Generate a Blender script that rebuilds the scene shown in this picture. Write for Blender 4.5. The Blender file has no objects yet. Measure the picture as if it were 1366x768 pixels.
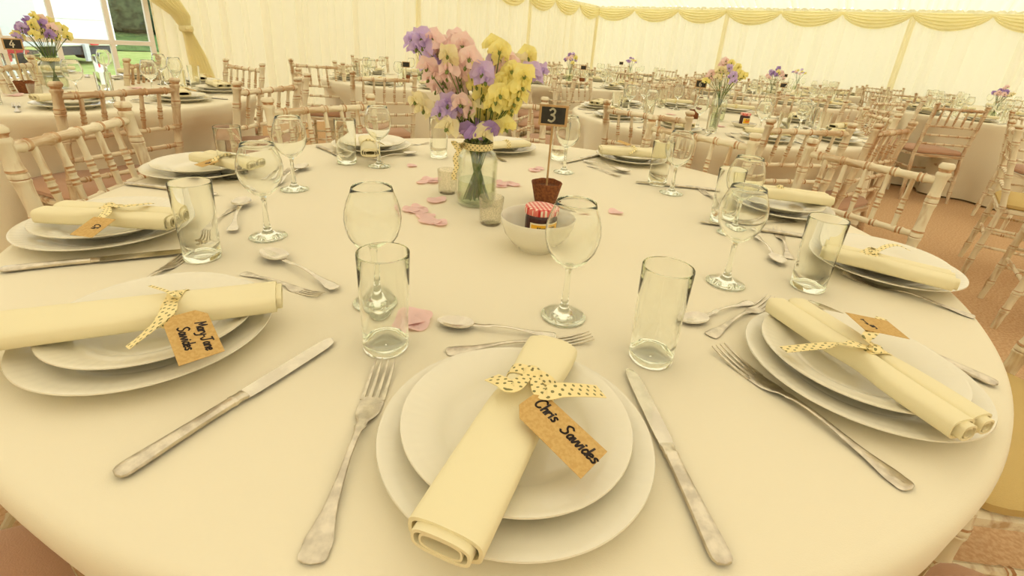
import bpy, math, random
from mathutils import Vector, Matrix
import numpy as np
R = math.radians
PI = math.pi
C = bpy.context.scene.collection
S = bpy.context.scene
rnd = random.Random(7)

# ------------------------------------------------------------------ camera, world, light, exposure
FPX, PITCH, ROLL, CAMZ, CY = 641.78, 0.3728, 0.0717, 1.1249, 312.0
cF = Vector((0, math.cos(PITCH), -math.sin(PITCH)))
cR0 = Vector((1, 0, 0)); cU0 = cR0.cross(cF)
cR = math.cos(ROLL) * cR0 + math.sin(ROLL) * cU0
cU = -math.sin(ROLL) * cR0 + math.cos(ROLL) * cU0
cam_d = bpy.data.cameras.new('camera'); cam = bpy.data.objects.new('camera', cam_d); C.objects.link(cam)
cam_d.sensor_fit = 'HORIZONTAL'; cam_d.sensor_width = 36
cam_d.lens = FPX / 1366 * 36
cam_d.shift_y = (CY - 384) / 1366
cam_d.clip_start = 0.02; cam_d.clip_end = 300
m = Matrix((cR, cU, -cF)).transposed().to_4x4(); m.translation = (0, 0, CAMZ)
cam.matrix_world = m
S.camera = cam

S.view_settings.view_transform = 'Standard'; S.view_settings.look = 'None'
S.view_settings.gamma = 1; S.view_settings.use_curve_mapping = False
S.view_settings.exposure = 0.74
S.cycles.max_bounces = 64; S.cycles.diffuse_bounces = 5; S.cycles.transparent_max_bounces = 40
S.cycles.glossy_bounces = 24; S.cycles.transmission_bounces = 64
S.cycles.use_denoising = True
S.cycles.sample_clamp_indirect = 4
S.cycles.caustics_refractive = True; S.cycles.caustics_reflective = False

W = bpy.data.worlds.new('overcast_sky'); S.world = W; W.use_nodes = True
bgn = W.node_tree.nodes['Background']; bgn.inputs[0].default_value = (1.0, 1.0, 1.0, 1); bgn.inputs[1].default_value = 1.6


def at(px, py, z):
    """world point at height z seen at a pixel of the photograph"""
    d = cF + (px - 683) / FPX * cR - (py - CY) / FPX * cU
    t = (z - CAMZ) / d.z
    return Vector((d.x * t, d.y * t, z))
def at_y(px, py, y):
    d = cF + (px - 683) / FPX * cR - (py - CY) / FPX * cU
    t = y / d.y
    return Vector((d.x * t, y, CAMZ + d.z * t))

# ------------------------------------------------------------------ materials
def srgb(r, g, b):
    f = lambda c: (c / 255 / 12.92) if c / 255 <= .04045 else ((c / 255 + .055) / 1.055) ** 2.4
    return (f(r), f(g), f(b), 1)
MATS = {}
def nmat(name):
    mt = bpy.data.materials.new(name); mt.use_nodes = True
    MATS[name] = mt
    return mt, mt.node_tree, mt.node_tree.nodes, mt.node_tree.links, mt.node_tree.nodes['Principled BSDF']
def pmat(name, col, rough=.5, metal=0, c2=None, scale=20, bump=0, bscale=200, stretch=None, spec=.5, detail=4, lo=.4, hi=.6, sheen=0):
    mt, nt, N, L, P = nmat(name)
    P.inputs['Roughness'].default_value = rough; P.inputs['Metallic'].default_value = metal
    P.inputs['Base Color'].default_value = col
    P.inputs['Specular IOR Level'].default_value = spec
    if sheen: P.inputs['Sheen Weight'].default_value = sheen
    tc = N.new('ShaderNodeTexCoord'); mp = N.new('ShaderNodeMapping')
    if stretch: mp.inputs['Scale'].default_value = stretch
    L.new(tc.outputs['Object'], mp.inputs[0])
    if c2:
        nz = N.new('ShaderNodeTexNoise'); nz.inputs['Scale'].default_value = scale; nz.inputs['Detail'].default_value = detail
        L.new(mp.outputs[0], nz.inputs['Vector'])
        cr = N.new('ShaderNodeValToRGB'); cr.color_ramp.elements[0].position = lo; cr.color_ramp.elements[1].position = hi
        cr.color_ramp.elements[0].color = col; cr.color_ramp.elements[1].color = c2
        L.new(nz.outputs[0], cr.inputs[0]); L.new(cr.outputs[0], P.inputs['Base Color'])
    if bump:
        nb = N.new('ShaderNodeTexNoise'); nb.inputs['Scale'].default_value = bscale; nb.inputs['Detail'].default_value = 3
        L.new(mp.outputs[0], nb.inputs['Vector'])
        bp = N.new('ShaderNodeBump'); bp.inputs['Strength'].default_value = bump; bp.inputs['Distance'].default_value = .002
        L.new(nb.outputs[0], bp.inputs['Height']); L.new(bp.outputs[0], P.inputs['Normal'])
    return mt
def fabric(name, col, trans, tcol=None, bump=0, bscale=300, rough=.9, c2=None, scale=3):
    """cloth that lets part of the light through"""
    mt, nt, N, L, P = nmat(name)
    P.inputs['Base Color'].default_value = col; P.inputs['Roughness'].default_value = rough
    P.inputs['Specular IOR Level'].default_value = .1
    tr = N.new('ShaderNodeBsdfTranslucent'); tr.inputs[0].default_value = tcol or col
    mx = N.new('ShaderNodeMixShader'); mx.inputs[0].default_value = trans
    out = N['Material Output']
    L.new(P.outputs[0], mx.inputs[1]); L.new(tr.outputs[0], mx.inputs[2]); L.new(mx.outputs[0], out.inputs[0])
    if c2:
        tc = N.new('ShaderNodeTexCoord'); nz = N.new('ShaderNodeTexNoise'); nz.inputs['Scale'].default_value = scale
        L.new(tc.outputs['Object'], nz.inputs['Vector'])
        cr = N.new('ShaderNodeValToRGB'); cr.color_ramp.elements[0].position = .35; cr.color_ramp.elements[1].position = .65
        cr.color_ramp.elements[0].color = col; cr.color_ramp.elements[1].color = c2
        L.new(nz.outputs[0], cr.inputs[0]); L.new(cr.outputs[0], P.inputs['Base Color'])
    if bump:
        nb = N.new('ShaderNodeTexNoise'); nb.inputs['Scale'].default_value = bscale
        bp = N.new('ShaderNodeBump'); bp.inputs['Strength'].default_value = bump; bp.inputs['Distance'].default_value = .001
        L.new(nb.outputs[0], bp.inputs['Height']); L.new(bp.outputs[0], P.inputs['Normal'])
    return mt
def thin_glass(name, center=(.99, .99, .98, 1), edge=(.76, .77, .68, 1), refl=1.0):
    mt, nt, N, L, P = nmat(name); N.remove(P)
    lw = N.new('ShaderNodeLayerWeight'); lw.inputs[0].default_value = .5
    cr = N.new('ShaderNodeValToRGB'); cr.color_ramp.elements[0].color = center; cr.color_ramp.elements[1].color = edge
    cr.color_ramp.elements[0].position = .35; cr.color_ramp.elements[1].position = 1
    L.new(lw.outputs['Facing'], cr.inputs[0])
    tr = N.new('ShaderNodeBsdfTransparent'); L.new(cr.outputs[0], tr.inputs[0])
    gl = N.new('ShaderNodeBsdfGlossy'); gl.inputs['Roughness'].default_value = .02; gl.inputs[0].default_value = (refl, refl, refl, 1)
    pw = N.new('ShaderNodeMath'); pw.operation = 'POWER'; pw.inputs[1].default_value = 3.2; L.new(lw.outputs['Facing'], pw.inputs[0])
    fr = N.new('ShaderNodeMath'); fr.operation = 'MULTIPLY_ADD'; fr.inputs[1].default_value = .75; fr.inputs[2].default_value = .07; L.new(pw.outputs[0], fr.inputs[0])
    mx = N.new('ShaderNodeMixShader'); L.new(fr.outputs[0], mx.inputs[0]); L.new(tr.outputs[0], mx.inputs[1]); L.new(gl.outputs[0], mx.inputs[2])
    L.new(mx.outputs[0], N['Material Output'].inputs[0])
    return mt
def solid_glass(name, col=(.985, .995, .975, 1), ior=1.5, rough=0, clear=0):
    mt, nt, N, L, P = nmat(name); N.remove(P)
    g = N.new('ShaderNodeBsdfGlass'); g.inputs[0].default_value = col; g.inputs['IOR'].default_value = ior; g.inputs['Roughness'].default_value = rough
    if clear:
        tr = N.new('ShaderNodeBsdfTransparent'); tr.inputs[0].default_value = (.99, .99, .985, 1)
        mx = N.new('ShaderNodeMixShader'); mx.inputs[0].default_value = clear
        L.new(g.outputs[0], mx.inputs[1]); L.new(tr.outputs[0], mx.inputs[2]); L.new(mx.outputs[0], N['Material Output'].inputs[0])
    else: L.new(g.outputs[0], N['Material Output'].inputs[0])
    return mt

CLOTH = pmat('tablecloth_cream', srgb(233, 224, 198), .85, bump=.08, bscale=900, spec=.15, sheen=.1)
NAPK = pmat('napkin_cream', srgb(234, 224, 186), .85, bump=.1, bscale=1200, spec=.15)
CHINA = pmat('white_china', srgb(230, 224, 204), .12, spec=.55)
STEEL = pmat('stainless_steel', srgb(228, 221, 204), .22, 1, c2=srgb(214, 206, 190), scale=40, bump=.06, bscale=90)
STEEL2 = pmat('engraved_steel', srgb(226, 217, 198), .34, 1, c2=srgb(198, 189, 172), scale=60, bump=.45, bscale=140)
TGLASS = solid_glass('clear_glass_wall', (.99, .995, .98, 1), 1.45)
SGLASS = solid_glass('clear_glass_solid')
GGLASS = thin_glass('greenish_jar_glass', (.97, .98, .95, 1), (.80, .83, .70, 1))
WATER = thin_glass('water', (.93, .96, .86, 1), (.84, .89, .70, 1), .6)
KRAFT = pmat('kraft_card', srgb(206, 172, 112), .85, c2=srgb(196, 160, 100), scale=300, spec=.1)
INK = pmat('black_ink', srgb(40, 26, 22), .6)
CHALK = pmat('white_chalk', srgb(232, 226, 200), .9)
SLATE = pmat('blackboard', srgb(38, 34, 28), .6, c2=srgb(48, 44, 36), scale=60)
WOODP = pmat('pale_wood', srgb(196, 160, 110), .6, c2=srgb(180, 142, 92), scale=30, stretch=(1, 1, .1))
PEAT = pmat('peat_pot_fibre', srgb(140, 84, 44), .95, c2=srgb(112, 62, 32), scale=160, bump=.7, bscale=300)
SOIL = pmat('pot_filling', srgb(120, 76, 44), 1, c2=srgb(90, 54, 30), scale=120, bump=.8)
LIME = pmat('limewashed_wood', srgb(228, 217, 188), .6, c2=srgb(190, 160, 120), scale=34, stretch=(1, 1, .16), lo=.50, hi=.64, detail=8, bump=.2, bscale=80)
LIME2 = pmat('limewashed_rail', srgb(232, 221, 192), .6, c2=srgb(194, 164, 124), scale=34, stretch=(.16, 1, 1), lo=.52, hi=.66, detail=8, bump=.2, bscale=80)
LIMEB = pmat('worn_limed_wood', srgb(222, 206, 174), .6, c2=srgb(182, 146, 108), scale=34, stretch=(1, 1, .16), lo=.42, hi=.60, detail=8, bump=.2, bscale=80)
LIMEB2 = pmat('worn_limed_rail', srgb(222, 206, 174), .6, c2=srgb(182, 146, 108), scale=34, stretch=(.16, 1, 1), lo=.42, hi=.60, detail=8, bump=.2, bscale=80)
WORN = pmat('worn_groove', srgb(176, 128, 82), .6, c2=srgb(212, 184, 146), scale=60, lo=.4, hi=.7)
PADB = pmat('dusky_pink_pad', srgb(184, 144, 116), .95, bump=.3, bscale=500, spec=.1, sheen=.2)
PADC = pmat('cream_pad', srgb(206, 180, 120), .95, bump=.3, bscale=500, spec=.1)
CARPET = pmat('tan_carpet', srgb(206, 172, 134), 1, c2=srgb(190, 152, 112), scale=90, bump=.6, bscale=400, spec=.05)
GRASS = pmat('lawn_grass', srgb(142, 164, 92), 1, c2=srgb(162, 178, 112), scale=4, spec=.05, detail=8)
BANKG = pmat('bank_grass', srgb(92, 120, 68), 1, c2=srgb(70, 98, 56), scale=2.5, spec=.05, detail=8)
HEDGE = pmat('hedge_leaves', srgb(46, 62, 46), 1, c2=srgb(84, 100, 72), scale=5, spec=.05, detail=8)
WHITEP = pmat('white_panel', srgb(240, 242, 246), .4)
GREYP = pmat('grey_white_panel', srgb(205, 212, 220), .4)
DARKP = pmat('dark_chassis', srgb(62, 66, 74), .7)
REDP = pmat('red_paint', srgb(176, 40, 44), .4)
REDB = pmat('bright_red_plastic', srgb(236, 60, 84), .4)
RUBBER = pmat('tyre_rubber', srgb(40, 40, 42), .9)
TRIMW = pmat('white_frame', srgb(240, 236, 228), .5)
STEMG = pmat('stem_green', srgb(112, 128, 58), .6)
STEMD = pmat('stem_dark_green', srgb(78, 104, 44), .6)
WALLF = fabric('pleated_lining', srgb(236, 226, 198), .30, srgb(252, 240, 214))
WALLB = fabric('plain_side_lining', srgb(230, 220, 190), .16, srgb(246, 234, 200))
WALLC = fabric('bright_pleated_lining', srgb(236, 229, 208), .29, srgb(253, 244, 222))
CEILF = fabric('ceiling_lining', srgb(236, 230, 208), .38, srgb(246, 240, 216))
SWAGF = fabric('swag_cloth', srgb(247, 240, 200), .4, srgb(252, 244, 198))
CURTF = fabric('curtain_cloth', srgb(253, 248, 222), .5, srgb(255, 249, 220))
PVC = thin_glass('clear_window_sheet', (.98, .98, .98, 1), (.8, .82, .82, 1), .8)
JAM = pmat('dark_jam', srgb(58, 24, 22), .15)
LABW = pmat('label_cream', srgb(240, 228, 190), .7)
LABY = pmat('label_yellow', srgb(240, 184, 40), .6)
LABO = pmat('label_orange', srgb(232, 110, 40), .6)
def petal(name, c, c2=None):
    mt = fabric(name, c, .3, c, c2=c2, scale=60)
    return mt
LILAC = petal('lilac_petals', srgb(222, 202, 240), srgb(208, 182, 234))
PINK = petal('pink_petals', srgb(250, 228, 222), srgb(248, 214, 212))
YELL = petal('yellow_petals', srgb(250, 242, 168), srgb(248, 234, 146))
WHITEF = petal('ivory_petals', srgb(246, 238, 200), srgb(244, 232, 186))
PURP = petal('purple_petals', srgb(192, 164, 220), srgb(174, 142, 208))
ROSEP = fabric('pink_rose_petal', srgb(252, 228, 224), .4)
# polka dot ribbon (uses UV in metres)
mt, nt, N, L, P = nmat('polka_dot_ribbon'); RIBBON = mt
P.inputs['Roughness'].default_value = .7
uv = N.new('ShaderNodeUVMap'); uv.uv_map = 'UVMap'
def dots(off):
    a = N.new('ShaderNodeVectorMath'); a.operation = 'MULTIPLY_ADD'
    a.inputs[1].default_value = (1 / .0105, 1 / .0105, 0); a.inputs[2].default_value = (off, off, 0)
    L.new(uv.outputs[0], a.inputs[0])
    b = N.new('ShaderNodeVectorMath'); b.operation = 'FRACTION'; L.new(a.outputs[0], b.inputs[0])
    c = N.new('ShaderNodeVectorMath'); c.operation = 'DISTANCE'; c.inputs[1].default_value = (.5, .5, 0); L.new(b.outputs[0], c.inputs[0])
    d = N.new('ShaderNodeMath'); d.operation = 'LESS_THAN'; d.inputs[1].default_value = .155; L.new(c.outputs['Value'], d.inputs[0])
    return d
d1, d2 = dots(0), dots(.5)
ad = N.new('ShaderNodeMath'); ad.operation = 'MAXIMUM'; L.new(d1.outputs[0], ad.inputs[0]); L.new(d2.outputs[0], ad.inputs[1])
mxc = N.new('ShaderNodeMix'); mxc.data_type = 'RGBA'; mxc.inputs[6].default_value = srgb(240, 222, 164); mxc.inputs[7].default_value = srgb(126, 122, 76)
L.new(ad.outputs[0], mxc.inputs[0]); L.new(mxc.outputs[2], P.inputs['Base Color'])
# gingham lid
mt, nt, N, L, P = nmat('red_gingham'); GINGHAM = mt
P.inputs['Roughness'].default_value = .35
tc = N.new('ShaderNodeTexCoord'); sx = N.new('ShaderNodeSeparateXYZ'); L.new(tc.outputs['Object'], sx.inputs[0])
def stripe(o):
    a = N.new('ShaderNodeMath'); a.operation = 'MULTIPLY'; a.inputs[1].default_value = 1 / .0085; L.new(o, a.inputs[0])
    b = N.new('ShaderNodeMath'); b.operation = 'FRACT'; L.new(a.outputs[0], b.inputs[0])
    c = N.new('ShaderNodeMath'); c.operation = 'GREATER_THAN'; c.inputs[1].default_value = .5; L.new(b.outputs[0], c.inputs[0]); return c
s1, s2 = stripe(sx.outputs[0]), stripe(sx.outputs[1])
sm = N.new('ShaderNodeMath'); sm.operation = 'ADD'; L.new(s1.outputs[0], sm.inputs[0]); L.new(s2.outputs[0], sm.inputs[1])
hf = N.new('ShaderNodeMath'); hf.operation = 'MULTIPLY'; hf.inputs[1].default_value = .5; L.new(sm.outputs[0], hf.inputs[0])
cr = N.new('ShaderNodeValToRGB'); cr.color_ramp.interpolation = 'CONSTANT'
cr.color_ramp.elements[0].color = srgb(240, 226, 206); cr.color_ramp.elements[1].position = .8; cr.color_ramp.elements[1].color = srgb(196, 40, 36)
e = cr.color_ramp.elements.new(.3); e.color = srgb(222, 120, 108)
L.new(hf.outputs[0], cr.inputs[0]); L.new(cr.outputs[0], P.inputs['Base Color'])
# mercury glass votive
VOTIVE = thin_glass('speckled_votive_glass', (.97, .96, .92, 1), (.88, .86, .79, 1), .9)
nt = VOTIVE.node_tree; N = nt.nodes; L = nt.links
vo = N.new('ShaderNodeTexVoronoi'); vo.inputs['Scale'].default_value = 320
tcv = N.new('ShaderNodeTexCoord'); L.new(tcv.outputs['Object'], vo.inputs['Vector'])
lt = N.new('ShaderNodeMath'); lt.operation = 'LESS_THAN'; lt.inputs[1].default_value = .3; L.new(vo.outputs['Distance'], lt.inputs[0])
sil = N.new('ShaderNodeBsdfPrincipled'); sil.inputs['Base Color'].default_value = srgb(206, 196, 170); sil.inputs['Metallic'].default_value = .7; sil.inputs['Roughness'].default_value = .35
mm = N.new('ShaderNodeMixShader'); old = [l for l in L if l.to_node == N['Material Output']][0].from_socket
ml = N.new('ShaderNodeMath'); ml.operation = 'MULTIPLY_ADD'; ml.inputs[1].default_value = .28; ml.inputs[2].default_value = .02; L.new(lt.outputs[0], ml.inputs[0])
L.new(ml.outputs[0], mm.inputs[0]); L.new(old, mm.inputs[1]); L.new(sil.outputs[0], mm.inputs[2]); L.new(mm.outputs[0], N['Material Output'].inputs[0])

# ------------------------------------------------------------------ mesh helpers
class M:
    def __init__(s): s.v = []; s.f = []; s.mi = []; s.uv = {}
    def add(s, vs, fs, mi=0, mat=None, uvs=None):
        o = len(s.v)
        for i, p in enumerate(vs):
            p = Vector(p)
            s.v.append(mat @ p if mat else p)
            if uvs: s.uv[o + i] = uvs[i]
        for f in fs: s.f.append([o + i for i in f]); s.mi.append(mi)
        return s
    def lathe(s, prof, seg=32, mi=0, mat=None, mis=None, mod=None, axis='z'):
        vs = []; fs = []
        n = len(prof)
        for j, (r, z) in enumerate(prof):
            for k in range(seg):
                a = 2 * PI * k / seg
                rr, zz = (mod(r, z, a, j) if mod else (r, z))
                vs.append((rr * math.cos(a), rr * math.sin(a), zz))
        o = len(s.v)
        s.add(vs, [], 0, mat)
        for j in range(n - 1):
            for k in range(seg):
                k2 = (k + 1) % seg
                s.f.append([o + j * seg + k, o + j * seg + k2, o + (j + 1) * seg + k2, o + (j + 1) * seg + k])
                s.mi.append(mis[j] if mis else mi)
        return s
    def loft(s, rings, mi=0, cap=True, closed=True, mat=None):
        n = len(rings[0]); o = len(s.v)
        for r in rings: s.add(r, [], 0, mat)
        for j in range(len(rings) - 1):
            for k in range(n if closed else n - 1):
                k2 = (k + 1) % n
                s.f.append([o + j * n + k, o + j * n + k2, o + (j + 1) * n + k2, o + (j + 1) * n + k]); s.mi.append(mi)
        if cap:
            s.f.append([o + k for k in range(n)][::-1]); s.mi.append(mi)
            s.f.append([o + (len(rings) - 1) * n + k for k in range(n)]); s.mi.append(mi)
        return s
    def tube(s, pts, rad, seg=8, mi=0, cap=True):
        pts = [Vector(p) for p in pts]; rings = []
        if not hasattr(rad, '__len__'): rad = [rad] * len(pts)
        up = None
        for i, p in enumerate(pts):
            t = (pts[min(i + 1, len(pts) - 1)] - pts[max(i - 1, 0)]).normalized()
            if up is None:
                up = Vector((0, 0, 1)) if abs(t.z) < .9 else Vector((0, 1, 0))
            x = t.cross(up).normalized(); y = x.cross(t).normalized(); up = y
            rings.append([p + rad[i] * (math.cos(2 * PI * k / seg) * x + math.sin(2 * PI * k / seg) * y) for k in range(seg)])
        return s.loft(rings, mi, cap)
    def box(s, c, d, mi=0, mat=None):
        x, y, z = d[0] / 2, d[1] / 2, d[2] / 2
        vs = [(c[0] + i * x, c[1] + j * y, c[2] + k * z) for i in (-1, 1) for j in (-1, 1) for k in (-1, 1)]
        return s.add(vs, [(0, 1, 3, 2), (4, 6, 7, 5), (0, 4, 5, 1), (2, 3, 7, 6), (0, 2, 6, 4), (1, 5, 7, 3)], mi, mat)
    def strip(s, pts, wdirs, w, th=.0006, mi=0, v0=0):
        """a ribbon: centre points, side directions, width; carries UV in metres"""
        pts = [Vector(p) for p in pts]; u = 0; vs = []; uvs = []
        for i, p in enumerate(pts):
            if i: u += (p - pts[i - 1]).length
            d = Vector(wdirs[i] if isinstance(wdirs, list) else wdirs).normalized()
            t = (pts[min(i + 1, len(pts) - 1)] - pts[max(i - 1, 0)]).normalized()
            nn = d.cross(t).normalized() * th
            ww = w[i] if hasattr(w, '__len__') else w
            for sg, q in ((-1, 0), (1, 0), (1, 1), (-1, 1)):
                vs.append(p + d * ww / 2 * sg + nn * (q - .5)); uvs.append((u, ww / 2 * sg + v0))
        fs = []
        for i in range(len(pts) - 1):
            for k in range(4):
                fs.append([i * 4 + k, i * 4 + (k + 1) % 4, i * 4 + 4 + (k + 1) % 4, i * 4 + 4 + k])
        n = len(pts) - 1
        fs += [[3, 2, 1, 0], [n * 4, n * 4 + 1, n * 4 + 2, n * 4 + 3]]
        return s.add(vs, fs, mi, None, uvs)
    def mesh(s, name, mats, smooth=True, origin=None, ang=40):
        me = bpy.data.meshes.new(name)
        o = Vector(origin) if origin else Vector((0, 0, 0))
        me.from_pydata([tuple(v - o) for v in s.v], [], s.f)
        for mt in (mats if isinstance(mats, (list, tuple)) else [mats]): me.materials.append(mt)
        me.polygons.foreach_set('material_index', s.mi)
        if s.uv:
            ul = me.uv_layers.new(name='UVMap')
            for lp in me.loops: ul.data[lp.index].uv = s.uv.get(lp.vertex_index, (0, 0))
        if smooth:
            me.polygons.foreach_set('use_smooth', [True] * len(me.polygons))
            me.set_sharp_from_angle(angle=R(ang))
        me.update()
        return me
    def build(s, name, mats, parent=None, smooth=True, origin=None, ang=40):
        ob = bpy.data.objects.new(name, s.mesh(name, mats, smooth, origin, ang)); C.objects.link(ob)
        if parent: ob.parent = parent
        elif origin: ob.location = origin
        return ob
def tag(o, label=None, cat=None, group=None, kind=None):
    if label: o['label'] = label
    if cat: o['category'] = cat
    if group: o['group'] = group
    if kind: o['kind'] = kind
    return o
def thing(name, label, cat, loc=(0, 0, 0), rz=0, group=None):
    o = bpy.data.objects.new(name, None); C.objects.link(o); o.empty_display_size = .05
    o.location = loc; o.rotation_euler = (0, 0, rz)
    return tag(o, label, cat, group)
def kids(o): return [c for c in bpy.data.objects if c.parent == o]
class Proto:
    """a finished thing remembered with its tree so that copies are quick"""
    def __init__(s, root): s.root = root; s.tree = [(c, kids(c)) for c in kids(root)]; s.used = False
    def place(s, loc, rz, label=None, group=None, rx=0, ry=0, scale=1, pads=None):
        if not s.used: r = s.root; s.used = True; new = [c for c, _ in s.tree]
        else:
            r = s.root.copy(); C.objects.link(r); new = []
            for c, gs in s.tree:
                d = c.copy(); C.objects.link(d); d.parent = r; new.append(d)
                for g_ in gs:
                    e_ = g_.copy(); C.objects.link(e_); e_.parent = d
        r.location = loc; r.rotation_euler = (rx, ry, rz); r.scale = (scale,) * 3
        if label: r['label'] = label
        if group: r['group'] = group
        return r
def catmull(p, n=6):
    p = [Vector(a) for a in p]
    if len(p) < 3: return p
    out = []
    q = [2 * p[0] - p[1]] + p + [2 * p[-1] - p[-2]]
    for i in range(1, len(q) - 2):
        for k in range(n):
            t = k / n
            out.append(.5 * ((2 * q[i]) + (q[i + 1] - q[i - 1]) * t + (2 * q[i - 1] - 5 * q[i] + 4 * q[i + 1] - q[i + 2]) * t * t + (3 * q[i] - q[i - 1] - 3 * q[i + 1] + q[i + 2]) * t ** 3))
    out.append(p[-1]); return out

# ------------------------------------------------------------------ the setting
EAVE = 2.0
nA = Vector((.8, -.6)); cA = -6.1         # lining wall on the window side: .8x-.6y = cA
nC = Vector((.6, .8)); cC = 10.8          # lining wall behind the far tables
def room(u, v):                            # u = distance in from the window-side wall, v = distance in from the far wall
    a = cA + u; c = cC - v
    return Vector((.8 * a + .6 * c, -.6 * a + .8 * c))
def wall_pt(wall, t, off=0):               # t = distance from the corner of the two walls
    return room(off, t) if wall == 'A' else room(t, off)
def pleated(wall, t0, t1, z0, z1, wave, amp, seed, name, mat, cols=10):
    r = random.Random(seed); m_ = M(); ts = []; t = t0
    while t < t1:
        w = wave * r.uniform(.6, 1.5)
        a = amp * r.uniform(.5, 1.3)
        for k in range(cols):
            ph = k / cols
            o = a * (abs(math.sin(PI * ph)) ** .7)
            ts.append((t + w * ph, o))
        t += w
    ts.append((t1, 0))
    vs = []; zs = [z0, z0 + (z1 - z0) * .35, z0 + (z1 - z0) * .7, z1]
    for j, z in enumerate(zs):
        for (tt, o) in ts:
            p = wall_pt(wall, min(tt, t1), .02 + o * (1 if j else 1.3)); vs.append((p.x, p.y, z))
    n = len(ts)
    fs = [(j * n + i, j * n + i + 1, (j + 1) * n + i + 1, (j + 1) * n + i) for j in range(len(zs) - 1) for i in range(n - 1)]
    m_.add(vs, fs)
    return tag(m_.build(name, mat, ang=60), kind='structure')
BAYA = 2.82
WIN0, WIN1 = 8.93, 12.2                     # the clear doorway panel along the window-side wall
pleated('A', 0, WIN0 - .02, 0, EAVE + .1, .12, .04, 1, 'wall_left', WALLF)
pleated('A', WIN1 + .03, 17, 0, EAVE + .1, .25, .035, 3, 'wall_side', WALLF, 4)
pleated('C', 0, 17.2, 0, EAVE + .1, .14, .045, 2, 'wall_back', WALLC)
def plain_wall(p0, p1, name):
    m_ = M(); d = (p1 - p0); L_ = d.length; d = d / L_; n = Vector((-d.y, d.x)); vs = []; k = int(L_ / .12)
    for z in (0, EAVE + .1):
        for i in range(k + 1):
            p = p0 + d * L_ * i / k + n * (.03 if i % 2 else 0); vs.append((p.x, p.y, z))
    m_.add(vs, [(i, i + 1, k + 2 + i, k + 1 + i) for i in range(k)]); tag(m_.build(name, WALLB, ang=70), kind='structure')
plain_wall(room(0, 17), room(17.2, 17), 'wall_front')
plain_wall(room(17.2, 17), room(17.2, 0), 'wall_right')
# ceiling: lining sheets rising from both eaves to a hip
def ceiling():
    m_ = M(); U = [i * .06 for i in range(0, 287)]; r = random.Random(3)
    V = [0, .5, 1.5, 3, 5, 8, 11, 13, 15, 17]
    vs = []
    am = [r.uniform(.02, .07) for _ in U]
    for v in V:
        for i, u in enumerate(U):
            z = EAVE + .06 + .30 * min(v, 17 - v, 6.3, u * 1.1 + .02, (17.2 - u) * 1.1) + am[i] * (i % 2)
            p = room(u, v); vs.append((p.x, p.y, z))
    n = len(U)
    fs = [(j * n + i, (j + 1) * n + i, (j + 1) * n + i + 1, j * n + i + 1) for j in range(len(V) - 1) for i in range(n - 1)]
    m_.add(vs, fs); return tag(m_.build('ceiling', CEILF, ang=70), kind='structure')
ceiling()
# floor and ground
fl = M(); P4 = [room(0, 0), room(0, 17), room(17.2, 17), room(17.2, 0)]
fl.add([(p.x, p.y, 0) for p in P4] + [(p.x, p.y, -.05) for p in P4], [(0, 1, 2, 3), (7, 6, 5, 4), (0, 4, 5, 1), (1, 5, 6, 2), (2, 6, 7, 3), (3, 7, 4, 0)])
tag(fl.build('floor', CARPET, smooth=False), kind='structure')
gr = M(); gr.box((0, 0, -.14), (240, 240, .1)); tag(gr.build('ground', GRASS, smooth=False), kind='structure')
# swags along the eaves
def swag_mesh(wid, drop):
    m_ = M(); nu, nv = 22, 15; vs = []
    for j in range(nv + 1):
        v = j / nv
        for i in range(nu + 1):
            u = i / nu; s_ = 4 * u * (1 - u)
            z = -.03 * v - drop * v * (s_ ** .8) - .02 * (1 - s_) * v
            y = .03 + (.05 + .012 * math.sin(v * 5 * 2 * PI)) * math.sin(PI * v * .9) * (.35 + .65 * s_) + .008 * math.sin(v * 10 * PI) * s_
            vs.append(((u - .5) * wid, -y, z))
    fs = [(j * (nu + 1) + i, (j + 1) * (nu + 1) + i, (j + 1) * (nu + 1) + i + 1, j * (nu + 1) + i + 1) for j in range(nv) for i in range(nu)]
    m_.add(vs, fs)
    g_ = M()
    return m_.mesh('swag', SWAGF, ang=70)
swC = swag_mesh(.975, .235); swA = swag_mesh(.94, .235)
angC = math.atan2(-.6, .8); angA = math.atan2(.8, .6)
ordn = ['first', 'second', 'third', 'fourth', 'fifth', 'sixth', 'seventh', 'eighth', 'ninth', 'tenth', 'eleventh', 'twelfth', 'thirteenth', 'fourteenth', 'fifteenth']
for k in range(9):
    p = wall_pt('C', (k + .5) * .975, .05)
    o = bpy.data.objects.new('swag_valance', swC); C.objects.link(o); o.location = (p.x, p.y, EAVE + .05); o.rotation_euler = (0, 0, angC)
    tag(o, 'pale yellow swag, %s from the marquee corner along the far wall' % ordn[k], 'swag', 'swags along the far wall')
for k in range(5):
    p = wall_pt('A', (k + .5) * BAYA / 3, .05)
    o = bpy.data.objects.new('swag_valance', swA); C.objects.link(o); o.location = (p.x, p.y, EAVE + .05); o.rotation_euler = (0, 0, angA)
    tag(o, 'pale yellow swag, %s from the marquee corner along the window-side wall' % ordn[k], 'swag', 'swags along the window-side wall')
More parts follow.
